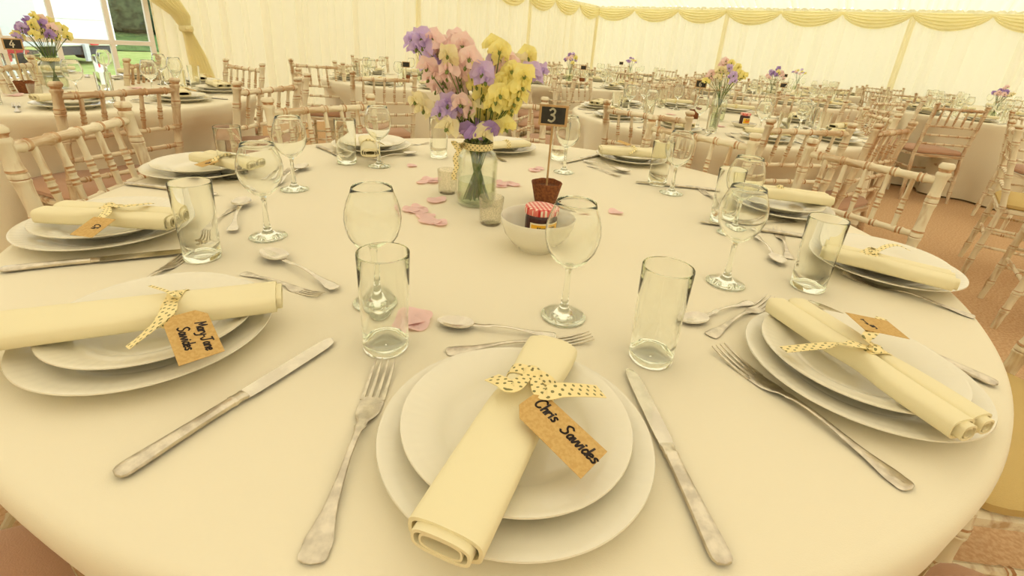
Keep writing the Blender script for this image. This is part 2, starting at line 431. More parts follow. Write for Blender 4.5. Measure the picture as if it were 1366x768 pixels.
# gathered cloth over the marquee poles
def pole_cloth(wall, t, name, side=1):
    m_ = M(); rings = []
    for z in (0.0, .6, 1.2, 1.8, EAVE + .06):
        ring = []
        for k in range(13):
            a = PI * k / 12; rr = .034 + (.008 if k % 2 else 0)
            b = wall_pt(wall, t + rr * math.cos(a) * 1.1, .055 + rr * math.sin(a) * .7)
            ring.append((b.x, b.y, z))
        rings.append(ring)
    m_.loft(rings, cap=False, closed=False); tag(m_.build(name, CURTF, ang=70), kind='structure')
n_ = 1
for t in (.06, 2.95, 5.87, 8.8): pole_cloth('C', t, 'trim_%d' % n_); n_ += 1
for t in (2.68, 5.48): pole_cloth('A', t, 'trim_%d' % n_); n_ += 1
# clear window panel with its white bars
def wbox(t0, t1, z0, z1, off, th, m_, mi=0):
    a = wall_pt('A', t0, off - th / 2); b = wall_pt('A', t1, off - th / 2); c = wall_pt('A', t1, off + th / 2); d = wall_pt('A', t0, off + th / 2)
    vs = [(p.x, p.y, z) for z in (z0, z1) for p in (a, b, c, d)]
    m_.add(vs, [(0, 1, 2, 3), (4, 7, 6, 5), (0, 4, 5, 1), (1, 5, 6, 2), (2, 6, 7, 3), (3, 7, 4, 0)], mi)
win = bpy.data.objects.new('window_1', None); C.objects.link(win); tag(win, kind='structure')
wf = M()
HBAR = .895
for t, hw in ((WIN0 + .02, .02), (9.28, .018), (9.68, .018), (10.06, .035), (10.9, .018), (WIN1, .03)): wbox(t - hw, t + hw, 0, EAVE + .1, 0, .05, wf)
wbox(WIN0, WIN1, HBAR - .02, HBAR + .02, 0, .045, wf); wbox(WIN0, WIN1, 0, .08, 0, .05, wf); wbox(WIN0, WIN1, EAVE, EAVE + .1, 0, .05, wf)
wf.build('window_frame', TRIMW, win, smooth=False)
wp = M(); wbox(WIN0, WIN1, .02, EAVE, 0, .004, wp); wp.build('window_pane', PVC, win, smooth=False)
# tied-back curtain beside the window
def curtain():
    root = thing('tied_curtain', 'yellow gathered curtain tied back beside the clear window panel', 'curtain', (0, 0, 0))
    m_ = M(); rows = [(2.05, 9.62, 1.3), (1.8, 9.38, 1.0), (1.55, 9.06, .62), (1.35, 8.85, .36), (1.18, 8.69, .20), (1.06, 8.66, .10), (.98, 8.64, .12), (.8, 8.60, .20), (.5, 8.55, .26), (.15, 8.52, .30), (0, 8.52, .31)]
    vs = []; nu = 72
    for z, t, w in rows:
        for i in range(nu + 1):
            u = i / nu
            off = .11 + .022 * math.sin(u * 13 * 2 * PI) * (.45 + .55 * min(1, w / .3)) + .02 * math.sin(u * PI)
            # the upper half hangs from the pole towards the window
            tt = (t - w * .45 + w * u * .9)
            zz = z
            p = wall_pt('A', tt, off); vs.append((p.x, p.y, min(zz, 2.06)))
    n = nu + 1
    m_.add(vs, [(j * n + i, j * n + i + 1, (j + 1) * n + i + 1, (j + 1) * n + i) for j in range(len(rows) - 1) for i in range(nu)])
    m_.build('curtain_cloth', CURTF, root, ang=70)
    tb = M(); rings = []
    for z, k in ((1.03, .9), (1.045, 1.05), (1.075, 1.05), (1.09, .9)):
        ring = []
        for a in range(20):
            an = 2 * PI * a / 20; p = wall_pt('A', 8.66 + .062 * k * math.cos(an), .115 + .062 * k * math.sin(an)); ring.append((p.x, p.y, z))
        rings.append(ring)
    tb.loft(rings); tb.build('tieback', SWAGF, root)
    kn = M(); p = wall_pt('A', 8.66, .19)
    kn.lathe([(.001, -.03), (.025, -.02), (.032, 0), (.022, .022), (.001, .03)], 10, mat=Matrix.Translation((p.x, p.y, 1.06)))
    kn.build('knot', SWAGF, root)
curtain()
# outside, seen through the window: lorry, red vehicle, bank, hedge
def lorry():
    a = at(66, 84, 0); b = at(158, 79, 0); ctr = (a + b) / 2
    d = (b - a).normalized(); n = Vector((d.y, -d.x, 0))
    if n.dot(-a) < 0: n = -n
    w = (b - a).length
    r = thing('white_lorry', 'large white lorry with a box body parked on the grass outside the window', 'lorry', (0, 0, 0))
    def bx(x0, x1, y0, y1, z0, z1, nm, mt, par=r, bev=0):
        m_ = M(); m_.add([tuple(a + d * x + n * y + Vector((0, 0, z))) for z in (z0, z1) for x, y in ((x0, y0), (x1, y0), (x1, y1), (x0, y1))], [(0, 1, 2, 3), (4, 7, 6, 5), (0, 4, 5, 1), (1, 5, 6, 2), (2, 6, 7, 3), (3, 7, 4, 0)])
        o = m_.build(nm, mt, par, smooth=False)
        if bev:
            mo = o.modifiers.new('b', 'BEVEL'); mo.width = bev; mo.segments = 2
        return o
    bd = bx(-1.5, w, -5, 0, .36, 3.6, 'box_body', WHITEP, r, .04)
    bx(-1.5, w, -.005, .012, 1.0, 1.02, 'seam', GREYP, bd)
    bx(-1.52, -.02, -5, .03, .36, 3.6, 'side_panel', GREYP, bd, .03)
    bx(w - .04, w + .03, .0, .03, .36, 3.6, 'corner_post', WHITEP, bd)
    bx(-1.4, w - .1, -4.6, -.15, .14, .35, 'chassis', DARKP)
    bx(.2, w - .15, -.14, -.02, .16, .35, 'bumper', DARKP)
    for x in (-1.0, w - .45):
        m_ = M(); c = a + d * x + n * -.6 + Vector((0, 0, .2))
        rot = Matrix.Translation(c) @ Matrix((d, Vector((0, 0, 1)), n)).transposed().to_4x4()
        m_.lathe([(.001, -.14), (.14, -.14), (.19, -.12), (.20, 0), (.19, .12), (.14, .14), (.1, .1), (.001, .1)], 24, mat=rot)
        m_.build('wheel', RUBBER, r)
    bx(w * .47, w * .53, .02, .08, .0, .42, 'support_leg', GREYP)
    bx(w * .58, w * .68, .02, .1, .38, .52, 'tail_light', REDB, r, .03)
lorry()
def red_vehicle():
    a = at(8, 99, 0); b = at(46, 98, 0); d = (b - a).normalized(); n = Vector((d.y, -d.x, 0))
    if n.dot(-a) < 0: n = -n
    r = thing('red_tractor', 'small red tractor parked on the grass beside the white lorry', 'tractor', tuple(a)); a = Vector((0, 0, 0)); r.scale = (.72,) * 3
    def bx(x0, x1, y0, y1, z0, z1, nm, mt, bev=.03, sl=0):
        m_ = M(); m_.add([tuple(a + d * (x + (sl if z == z1 else 0)) + n * y + Vector((0, 0, z))) for z in (z0, z1) for x, y in ((x0, y0), (x1, y0), (x1, y1), (x0, y1))], [(0, 1, 2, 3), (4, 7, 6, 5), (0, 4, 5, 1), (1, 5, 6, 2), (2, 6, 7, 3), (3, 7, 4, 0)])
        o = m_.build(nm, mt, r, smooth=False)
        mo = o.modifiers.new('b', 'BEVEL'); mo.width = bev; mo.segments = 2
    bx(-.5, .75, -1.0, -.2, .28, .72, 'bonnet', REDP, sl=-.1)
    bx(-.6, -.1, -1.0, -.2, .72, 1.25, 'cab', DARKP, sl=.1)
    bx(.75, .9, -.9, -.25, .1, .5, 'grille', GREYP, sl=-.2)
    for x, y, rr in ((-.35, -.1, .36), (.55, -.1, .26), (-.35, -1.1, .36), (.55, -1.1, .26)):
        m_ = M(); c = a + d * x + n * y + Vector((0, 0, rr))
        rot = Matrix.Translation(c) @ Matrix((d, Vector((0, 0, 1)), n)).transposed().to_4x4()
        m_.lathe([(.001, -.1), (rr * .6, -.11), (rr * .97, -.09), (rr, 0), (rr * .97, .09), (rr * .6, .11), (rr * .5, .06), (.001, .06)], 20, mat=rot)
        m_.build('wheel', RUBBER, r)
red_vehicle()
def bank():
    m_ = M(); r = random.Random(5); vs = []
    nx, ny = 40, 12
    base = Vector((-19, 14, 0)); d = Vector((.55, .83, 0)); n = Vector((-.83, .55, 0))
    for j in range(ny + 1):
        for i in range(nx + 1):
            p = base + d * (i - nx * .5) * .9 + n * j * .9
            vs.append((p.x, p.y, -.06 + 1.0 * (j / ny) ** .7 + (r.uniform(-.06, .06) if j else 0)))
    m_.add(vs, [(j * (nx + 1) + i, (j + 1) * (nx + 1) + i, (j + 1) * (nx + 1) + i + 1, j * (nx + 1) + i + 1) for j in range(ny) for i in range(nx)])
    o = m_.build('hill', BANKG); tag(o, kind='structure')
    # hedge: leafy mass of many small leaf blades over rounded crowns
    h = M(); core = M()
    for i in range(150):
        p = base + d * ((i % 50 - 25) * .55 + r.uniform(-.25, .25)) + n * (5 + r.uniform(-.6, .6) + .8 * (i // 50)); z = 1.5 + 1.5 * (i // 50) + r.uniform(-.3, .3)
        rad = r.uniform(.9, 1.5)
        core.lathe([(.01, -rad), (rad * .7, -rad * .7), (rad * .95, 0), (rad * .7, rad * .7), (.01, rad)], 10, mat=Matrix.Translation((p.x, p.y, z)))
        for k in range(60):
            u = Vector((r.gauss(0, 1), r.gauss(0, 1), r.gauss(0, 1))).normalized(); c = Vector((p.x, p.y, z)) + u * rad * r.uniform(.85, 1.15)
            t1 = Vector((r.gauss(0, 1), r.gauss(0, 1), r.gauss(0, 1))).normalized() * .17; t2 = u.cross(t1).normalized() * .1
            h.add([c - t1, c + t2, c + t1, c - t2], [(0, 1, 2, 3)])
    hg = core.build('hedge', HEDGE); tag(hg, 'dark green hedge on the bank outside the window', 'hedge')
    h.build('leaves', HEDGE, hg, smooth=False)
bank()

# ------------------------------------------------------------------ tables and cloths
TT = .75
T3 = Vector((-.03, 1.125))
TABLES = {
 'three': (T3, 'table three'), 'four': (Vector((-2.45, 2.6)), 'table four'), 'six': (Vector((1.27, 3.3)), 'table six'),
 'plain': (Vector((-.95, 4.8)), 'the table behind the big jar'),
 'tb': (Vector((.55, 6.15)), 'the table behind sign three'),
 'tm': (Vector((2.85, 5.85)), 'the table behind table six'),
 'tr': (Vector((4.95, 5.2)), 'the picture-edge aisle table'),
 'tr2': (Vector((6.3, 7.05)), 'the table beyond the aisle table'),
 'f1': (Vector((1.85, 8.9)), 'the far table under swag three'),
 'f2': (Vector((4.5, 8.4)), 'the far table under swag six'),
}
def round_table(key):
    c, ph = TABLES[key]
    t = thing('round_table', 'round folding banquet table under the cream cloth, %s' % ph, 'table', (c.x, c.y, 0))
    m_ = M(); m_.lathe([(.001, .722), (.90, .722), (.905, .733), (.90, .744), (.001, .744)], 64); m_.build('tabletop', WOODP, t)
    for k in range(4):
        a = PI / 4 + k * PI / 2; l = M(); l.tube([(.55 * math.cos(a), .55 * math.sin(a), 0), (.5 * math.cos(a), .5 * math.sin(a), .722)], .014, 8)
        l.build('leg', DARKP, t)
    r = random.Random(sum(map(ord, key))); m_ = M(); seg = 240
    nf = 15; ph0 = r.uniform(0, 6)
    knots = [r.uniform(.6, 1.4) for _ in range(nf)]
    def fold(a, d):                       # d: 0 at the table edge .. 1 at the hem
        x = (a / (2 * PI) * nf + ph0 + 0.25 * math.sin(3 * a + ph0)) % nf
        i = int(x); f = x - i; amp = knots[i % nf] * (1 - f) + knots[(i + 1) % nf] * f
        return (math.cos(2 * PI * f) * .5 - .25) * amp * (.06 if key == 'three' else .19) * d ** .95
    prof = [(.001, TT), (.3, TT), (.6, TT), (.85, TT), (.905, TT - .0005), (.915, TT - .003), (.9205, TT - .009), (.923, TT - .02)]
    mm = [(p, 0) for p in prof] + [((.924 + (-.02 if key == 'three' else .01) * d, TT - .02 - (TT - .035) * d), d) for d in (.05, .12, .22, .35, .5, .65, .8, .9, 1)]
    vs = []
    wr = [(r.uniform(0, 6.28), r.uniform(2, 5), r.uniform(.1, .8)) for _ in range(6)]
    for (rr, z), d in mm:
        for k in range(seg):
            a = 2 * PI * k / seg; q = rr + (fold(a, d) if d else 0)
            bz = z
            vs.append((q * math.cos(a), q * math.sin(a), bz))
    n = len(mm)
    near_ch = [(math.atan2(q_.y - c.y, q_.x - c.x), min(.34 if key == 'three' else .12, max(0, .955 - ((q_ - c).length - .215)))) for q_ in CHAIRS if (q_ - c).length < 1.3]
    for i_ in range(len(prof) * seg, len(vs)):
        x_, y_, z_ = vs[i_]; a_ = math.atan2(y_, x_); rr_ = math.hypot(x_, y_); d_ = min(1, max(0, (TT - .03 - z_) / .19)); d_ = d_ * d_ * (3 - 2 * d_)
        pu = max([p_ * math.exp(-(abs((a_ - b_ + PI) % (2 * PI) - PI) / .30) ** 4) for b_, p_ in near_ch] + [0])
        rr2 = rr_ - pu * d_; vs[i_] = (x_ * rr2 / rr_, y_ * rr2 / rr_, z_)
    m_.add(vs, [(j * seg + k, (j + 1) * seg + k, (j + 1) * seg + (k + 1) % seg, j * seg + (k + 1) % seg) for j in range(n - 1) for k in range(seg)])
    o = m_.build('tablecloth', CLOTH, ang=80); o.location = (c.x, c.y, 0)
    tag(o, 'floor-length cream cloth draped over %s' % ph, 'tablecloth', None)

# ------------------------------------------------------------------ chiavari chairs (front is +y, origin on the floor under the seat)
def ringed(h, r, rings, top='finial', flare=1):
    """lathe profile of a bamboo-turned post with worn grooves; returns profile and material ids"""
    pr = [(.001, 0), (r * .8, 0), (r * .82, .01)]; mi = [0, 0]
    last = .01
    for z in rings:
        pr += [(r * .94, z - .028), (r * 1.0, z - .017), (r * 1.08, z - .014), (r * 1.13, z - .009), (r * 1.0, z - .0065), (r * 1.13, z - .004), (r * 1.13, z + .004), (r * 1.0, z + .0065), (r * 1.13, z + .009), (r * 1.08, z + .014), (r, z + .017), (r * .94, z + .028)]
        mi += [0, 0, 0, 0, 1, 0, 0, 0, 1, 0, 0, 0]
    if top == 'finial':
        pr += [(r, h - .04), (r * 1.2, h - .035), (r * 1.22, h - .028), (r * 1.0, h - .024), (r * 1.0, h - .020), (r * 1.3, h - .014), (r * 1.34, h - .007), (r * 1.0, h), (.001, h + .001)]
        mi += [0, 0, 0, 1, 1, 0, 0, 0, 0]
    else:
        pr += [(r * .9, h), (.001, h)]; mi += [0, 0]
    mi = [0] + mi
    return pr, mi
def bar(p0, p1, r, rings, mats, name, parent, seg=10, grooves=True):
    p0, p1 = Vector(p0), Vector(p1); h = (p1 - p0).length; d = (p1 - p0).normalized()
    m_ = M()
    if grooves:
        pr = [(.001, 0), (r * .9, 0)]; mi = [0]
        for f in rings:
            z = f * h
            pr += [(r * .9, z - .018), (r * 1.0, z - .012), (r * 1.2, z - .008), (r * .98, z - .0025), (r * .98, z + .0025), (r * 1.2, z + .008), (r * 1.0, z + .012), (r * .9, z + .018)]
            mi += [0, 0, 0, 1, 0, 1, 0, 0]
        pr += [(r * .9, h), (.001, h)]; mi += [0, 0]
        m_.lathe(pr, seg, mis=mi)
    else: m_.lathe([(.001, 0), (r, 0), (r, h), (.001, h)], seg)
    x = d.orthogonal().normalized(); y = d.cross(x)
    rot = Matrix((x, y, d)).transposed().to_4x4(); rot.translation = p0
    m_.v = [rot @ v for v in m_.v]
    return m_.build(name, mats, parent)
CH = .905; CW = .205
def chair(label, pad, detail=2, wood=None):
    t = thing('chiavari_chair', label, 'chair')
    seg = 14 if detail == 2 else 7
    def back_xy(z):                       # rear posts rake backwards above and below the seat
        return -.185 - (max(0, z - .44) * .17) - max(0, .44 - z) * .10
    zr = (.855, .70, .62, .54)
    LIME, LIME2 = wood or (globals()['LIME'], globals()['LIME2'])
    m2 = [LIME, WORN]
    for s_ in (-1, 1):
        pr, mi = ringed(CH, .0158, [.10, .20, .31, .44, .54, .62, .70, .80][0 if detail == 2 else 4:], 'finial')
        m_ = M(); m_.lathe(pr, seg, mis=mi)
        xw = CW + .0
        m_.v = [Vector((v.x + s_ * (xw - .01 * (v.z < 0)), v.y + back_xy(v.z), v.z)) for v in m_.v]
        m_.build('rear_post', m2, t)
        pr, mi = ringed(.44, .0165, [.10, .20, .31, .40][0 if detail == 2 else 2:], 'flat')
        m_ = M(); m_.lathe(pr, seg, mis=mi); m_.v = [Vector((v.x + s_ * .200, v.y + .19, v.z)) for v in m_.v]
        m_.build('front_leg', m2, t)
    m3 = [LIME2, WORN]
    bar((-CW, back_xy(zr[0]) - .002, zr[0]), (CW, back_xy(zr[0]) - .002, zr[0]), .0125, [.12, .31, .5, .69, .88], m3, 'top_rail', t, seg)
    for z in zr[1:]:
        bar((-CW, back_xy(z), z), (CW, back_xy(z), z), .0098, [.12, .31, .5, .69, .88], m3, 'back_rail', t, seg - 2 if detail == 2 else 6)
    for k in range(5):
        x = -CW + 2 * CW * (k + 1) / 6
        bar((x, back_xy(zr[1]), zr[1] + .004), (x, back_xy(zr[0]), zr[0] - .004), .0082, [.32, .52], m2, 'spindle', t, seg - 4 if detail == 2 else 6)
    # seat frame and pad
    def rr(hw, hd, z, rad, n=5):
        out = []
        for cx, cy, a0 in ((hw - rad, hd - rad, 0), (-hw + rad, hd - rad, 90), (-hw + rad, -hd + rad, 180), (hw - rad, -hd + rad, 270)):
            for k in range(n): a = R(a0 + 90 * k / (n - 1)); out.append((cx + rad * math.cos(a), cy + rad * math.sin(a), z))
        return out
    m_ = M(); m_.loft([rr(.203, .198, .415, .03), rr(.212, .207, .42, .03), rr(.212, .207, .438, .03), rr(.203, .198, .444, .03)]); m_.build('seat', LIME2, t)
    m_ = M(); m_.loft([rr(.200, .19, .445, .05), rr(.212, .202, .452, .06), rr(.214, .204, .468, .06), rr(.200, .19, .484, .06), rr(.15, .14, .491, .06), rr(.05, .05, .493, .03)]); m_.build('seat_pad', pad, t)
    for z in (.20, .31):
        for s_ in (-1, 1): bar((s_ * .202, -.2, z), (s_ * .202, .19, z), .0095, [.3, .7], m3, 'side_stretcher', t, 8, detail == 2)
    bar((-.2, .19, .25), (.2, .19, .25), .0095, [.3, .7], m3, 'front_stretcher', t, 8, detail == 2)
    bar((-.2, -.2, .25), (.2, -.2, .25), .0095, [.3, .7], m3, 'rear_stretcher', t, 8, detail == 2)
    return Proto(t)
def small_chair(pad):                     # for the far tables: the same chair as two meshes
    p = chair('x', pad, 1); parts = [c for c, _ in p.tree]
    big = M()
    for o in parts:
        if o.name.startswith('seat_pad'): padm = o; continue
        me = o.data; off = 0 if not o.name.startswith('x') else 0
        big.add([v.co for v in me.vertices], [], 0)
        base = len(big.v) - len(me.vertices)
        worn = me.materials and len(me.materials) > 1
        for pl_ in me.polygons:
            big.f.append([base + i for i in pl_.vertices]); big.mi.append(1 if (worn and pl_.material_index == 1) else 0)
    t = thing('chiavari_chair', 'x', 'chair')
    f = big.build('chair_frame', [LIME, WORN], t); padm.parent = t
    for o in parts:
        if o is not padm: bpy.data.objects.remove(o)
    bpy.data.objects.remove(p.root)
    return Proto(t)
ch_b = chair('x', PADB); ch_c = chair('x', PADC); ch_w = chair('x', PADB, 2, (LIMEB, LIMEB2)); sm_b = small_chair(PADB)
def face_rz(d): return math.atan2(d[1], d[0]) - PI / 2
CHAIRS = []
def put_chair(x, y, fx, fy, label, group, proto):
    CHAIRS.append(Vector((x, y)))
    return proto.place((x, y, 0), face_rz((fx, fy)), label, group)
def put_by_top(pa, pb, target, label, group, proto, swing=None, sc=1):
    """chair from where the tops of its two rear posts are"""
    a = at(*pa, CH); b = at(*pb, CH); mid = (a + b) / 2; d = (b - a).normalized()
    n = Vector((d.y, -d.x, 0))
    tg = Vector((target[0], target[1], 0))
    if n.dot(tg - mid) < 0: n = -n
    if swing is not None:
        n2 = (Vector((target[0] - mid.x, target[1] - mid.y, 0))).normalized(); n = (n * (1 - swing) + n2 * swing).normalized()
    c = mid + n * (.185 + .079)
    o = put_chair(c.x, c.y, n.x, n.y, label, group, proto); o.scale = (sc, sc, 1); return o
G3 = 'chairs around table three'; G4 = 'chairs around table four'; G6 = 'chairs around table six'
t3, t4, t6 = TABLES['three'][0], TABLES['four'][0], TABLES['six'][0]
put_by_top((0, 168), (155, 135), t3, 'limewashed chair with five turned spindles at table three, closest to the table four cloth', G3, ch_b, .3)
put_by_top((365, 130), (486, 125), t3, 'limewashed chair at table three behind the place with end-on rolled napkin', G3, ch_b, .3)
put_by_top((880, 155), (998, 176), t3, 'limewashed chair at table three backing on to table six', G3, ch_b, .3)
put_by_top((1105, 187), (1252, 213), t3, 'pale limewashed chair at table three standing beside the carpet aisle', G3, ch_b, .15, .88)
put_chair(-.08, 1.125 + 1.0, .05, -1, 'limewashed chair behind the big sweet pea jar, across table three from the camera', G3, ch_b)
put_chair(-.58, .19, .56, .83, 'chair with brown pad tucked under table three beneath the two-line tag', G3, ch_b)
put_chair(.62, .23, -.56, .83, 'chair with brown pad tucked under table three below the long table fork', G3, ch_b)
put_chair(1.01, .80, -.998, .07, 'chair with mustard cream pad at table three, beside the carpet', G3, ch_c)
put_chair(-1.10, .62, .9, .42, 'chair at table three mostly hidden by the cloth, its stretcher showing over carpet', G3, ch_b)
# table four
put_by_top((74, 110), (230, 103), t4, 'brownish limewashed chair at table four, nearest table three', G4, ch_w, .3)
put_by_top((323, 108), (392, 103), t4, 'limewashed chair at table four, second from the plain chair nearest table three', G4, ch_b, .3)
put_by_top((398, 90), (410, 97), t4, 'limewashed chair at table four seen nearly side on', G4, ch_b)
put_by_top((301, 78), (350, 84), t4, 'limewashed chair at table four against the plain lining wall', G4, ch_b, .2)
put_by_top((155, 77), (223, 75), t4, 'limewashed chair at table four in front of the clear window, under the tied curtain', G4, ch_w, .2)
put_by_top((-6, 77), (33, 74), t4, 'limewashed chair at table four in front of the red tractor', G4, ch_b, .2)
# table six
put_by_top((822, 135), (907, 146), t6, 'whitish limewashed chair at table six, nearest the number three sign', G6, ch_b, .3)
put_by_top((1044, 160), (1125, 163), t6, 'limewashed chair at table six, nearest the pale chair by the aisle', G6, ch_b, .3)
put_by_top((1175, 165), (1219, 162), t6, 'brown-worn limewashed chair with steep side view at table six beside the aisle', G6, ch_w)
put_by_top((1162, 143), (1194, 150), t6, 'white-worn limewashed chair at table six, farthest along the aisle', G6, ch_c)
ordw = ['first seat clockwise', 'second seat clockwise', 'third seat clockwise', 'fourth seat clockwise', 'fifth seat clockwise', 'sixth seat clockwise', 'seventh seat clockwise', 'eighth seat clockwise', 'ninth seat clockwise', 'tenth seat clockwise']
def clock(c, ang):
    near = math.atan2(-c.y, -c.x)
    k = round(((near - ang) % (2 * PI)) / (2 * PI / 10)) % 10
    return ordw[k]
def ring_chairs(key, angles, proto_f, r=1.13, jit=.04, seed=1):
    c, ph = TABLES[key]; r_ = random.Random(seed)
    for a in angles:
        an = R(a); rr = r + r_.uniform(-jit, jit * 1.5); an2 = an + r_.uniform(-.05, .05)
        x, y = c.x + rr * math.cos(an2), c.y + rr * math.sin(an2); tw = r_.uniform(-.12, .12)
        if any((Vector((x, y)) - q).length < .5 for q in CHAIRS) or any((Vector((x, y)) - tc[0]).length < 1.05 for tc in TABLES.values()): continue
        put_chair(x, y, -math.cos(an + tw), -math.sin(an + tw), 'limewashed chair at %s, %s from camera' % (ph, clock(c, an)), 'chairs at ' + ph, proto_f)
ring_chairs('six', (20, 56, 92, 128, 164), sm_b, seed=4)
put_by_top((415, 80), (430, 81), TABLES['plain'][0], 'limewashed chair seen side on at the table behind the big sweet pea jar', 'chairs at the plain-wall table', ch_b)
put_by_top((445, 80), (476, 80), TABLES['plain'][0], 'limewashed chair against the lining wall at the table behind the big sweet pea jar', 'chairs at the plain-wall table', ch_b, .3)
put_by_top((487, 95), (538, 97), (-.5, 4.8), 'limewashed chair with pink pad facing away, at the table behind the big sweet pea jar', 'chairs at the plain-wall table', ch_b)
ring_chairs('plain', (-50, -14, 22, 58, 94, 130), sm_b, seed=5)
ring_chairs('tb', (-126, -90, -54, -18, 18, 54, 90, 126, 162, 198), sm_b, seed=6)
ring_chairs('tm', (-140, -104, -68, -32, 4, 40, 76, 112, 148, 184), sm_b, seed=7)
ring_chairs('tr2', (-150, -114, -78, 30, 66, 102, 138, 174), sm_b, seed=8)
ring_chairs('f1', (-130, -94, -58, -22, 14, 50, 86, 122, 158, 194), sm_b, seed=9)
ring_chairs('f2', (-136, -100, -64, -28, 8, 44, 80, 116, 152, 188), sm_b, seed=10)
tr = TABLES['tr'][0]; GR = 'chairs at the bunched-cloth table'
put_by_top((1264, 138), (1308, 141), tr, 'brown-worn limewashed chair at the bunched-cloth table, its back to the aisle', GR, ch_w, .2)
put_by_top((1352, 146), (1400, 156), tr, 'limewashed chair at the bunched-cloth table, cut by the picture edge', GR, ch_b, .2)
put_by_top((1204, 122), (1226, 124), tr, 'limewashed chair at the bunched-cloth table, farthest from the picture edge', GR, ch_b, .4)
ring_chairs('tr', (175, 140, 105, 70), sm_b, seed=12)
put_chair(3.08, 2.75, .77, -.63, 'limewashed chair with cream pad beside the aisle, first of the two at the picture edge', 'chairs at the picture edge', ch_c)
put_chair(2.68, 2.12, .82, -.57, 'limewashed chair beside the aisle, closest to table three of the two at the edge', 'chairs at the picture edge', ch_c)

for k in TABLES: round_table(k)
# ------------------------------------------------------------------ tableware
def plate_mesh(rad, name, seg=120, fine=True):
    k = rad / .135
    pr = [(.001, .002), (.05, .002), (.078 * k, .0), (.080 * k, .0), (.084 * k, .004), (.092 * k, .008), (.115 * k, .0135), (.132 * k, .0185), (.135 * k, .0205), (.1345 * k, .022), (.131 * k, .0220), (.124 * k, .0200), (.118 * k, .0188), (.112 * k, .0175), (.104 * k, .0152), (.094 * k, .0125), (.087 * k, .0090), (.080 * k, .0058), (.070 * k, .0046), (.04 * k, .0042), (.001, .0042)]
    def mod(r, z, a, j):
        if 9 <= j <= 13 and fine:
            f = math.cos(a * 56); z += .0003 * f * (1 if j in (10, 11, 12) else .4)
        return r, z
    m_ = M(); m_.lathe(pr, seg if fine else 32, mod=mod); return m_.mesh(name, CHINA, ang=50)
PL_D = plate_mesh(.135, 'dinner_plate', 160); PL_S = plate_mesh(.1135, 'starter_plate', 160)
PL_Df = plate_mesh(.135, 'dinner_plate', fine=False); PL_Sf = plate_mesh(.1135, 'starter_plate', fine=False)
def put(me, name, loc, rz=0, label=None, cat=None, group=None, rx=0, ry=0):
    o = bpy.data.objects.new(name, me); C.objects.link(o); o.location = loc; o.rotation_euler = (rx, ry, rz)
    return tag(o, label, cat, group)
def handle_rings(st, n=10, engraved=None):
    rings = []
    for x, w, z, th in st:
        ring = []
        for k in range(n):
            a = 2 * PI * k / n
            ring.append((x, w * math.cos(a), z + th * .5 * math.copysign(abs(math.sin(a)) ** .7, math.sin(a))))
        rings.append(ring)
    return rings
HND = [(-.118, .0012, .0035, .001), (-.1170, .0068, .0035, .0022), (-.1150, .0098, .0034, .0030), (-.1120, .0112, .0032, .0034), (-.108, .0108, .0032, .0034), (-.103, .0112, .0034, .0034), (-.098, .0108, .0038, .0032), (-.090, .0090, .0044, .0030), (-.078, .0064, .0052, .0028), (-.065, .0050, .0062, .0028), (-.048, .0038, .0080, .0028), (-.030, .0031, .0098, .0030), (-.012, .0030, .0105, .0032), (.004, .0036, .0098, .0032)]
def fork_mesh(name, L_=.2):
    m_ = M(); k = L_ / .236
    st = HND + [(.012, .0062, .0088, .0024), (.014, .0050, .0084, .0026), (.020, .0052, .0074, .0026), (.028, .0096, .0056, .0024), (.036, .0120, .0040, .0022), (.046, .0126, .0028, .0020), (.056, .0126, .0024, .0020), (.060, .0126, .0024, .0019)]
    m_.loft(handle_rings(st, 12))
    for i in range(4):
        y = -.0108 + i * .0072; pts = []
        m_.loft([[(x, y * (1 + (x - .056) * .6) + sy * w, z + sz * .0009) for sy, sz in ((-1, -1), (1, -1), (1, 1), (-1, 1))] for x, z, w in ((.056, .0024, .0022), (.070, .0026, .0019), (.085, .0040, .0016), (.100, .0064, .0013), (.113, .0092, .0010), (.118, .0104, .0004))])
    m_.v = [v * k for v in m_.v]
    return m_.mesh(name, STEEL2, ang=50)
def spoon_mesh(name, L_=.19):
    m_ = M(); k = L_ / .236
    m_.loft(handle_rings(HND + [(.014, .0052, .0088, .0030), (.024, .0040, .0074, .0028), (.036, .0046, .0066, .0026), (.046, .0060, .0068, .0022)], 12))
    # bowl: egg outline, dished, with thickness
    n, mth = 10, 28; vs = []; 
    for lay in (0, 1):
        for j in range(n + 1):
            q = j / n
            for i in range(mth):
                a = 2 * PI * i / mth; x = math.cos(a); y = math.sin(a)
                wx = .0365; wy = .0225 * (1 - .14 * x)
                dep = .0085 * (1 - q * q) ** 1.0
                vs.append((.081 + x * wx * q, y * wy * q, .0095 - dep - lay * .0011 * (1 if q < 1 else .6)))
    fs = []
    for lay in (0, 1):
        o = lay * (n + 1) * mth
        for j in range(n):
            for i in range(mth):
                f = [o + j * mth + i, o + j * mth + (i + 1) % mth, o + (j + 1) * mth + (i + 1) % mth, o + (j + 1) * mth + i]
                fs.append(f[::-1] if lay else f)
    o = (n + 1) * mth
    for i in range(mth): fs.append([n * mth + i, n * mth + (i + 1) % mth, o + n * mth + (i + 1) % mth, o + n * mth + i])
    m_.add(vs, fs)
    m_.v = [v * k for v in m_.v]
    return m_.mesh(name, STEEL, ang=60)
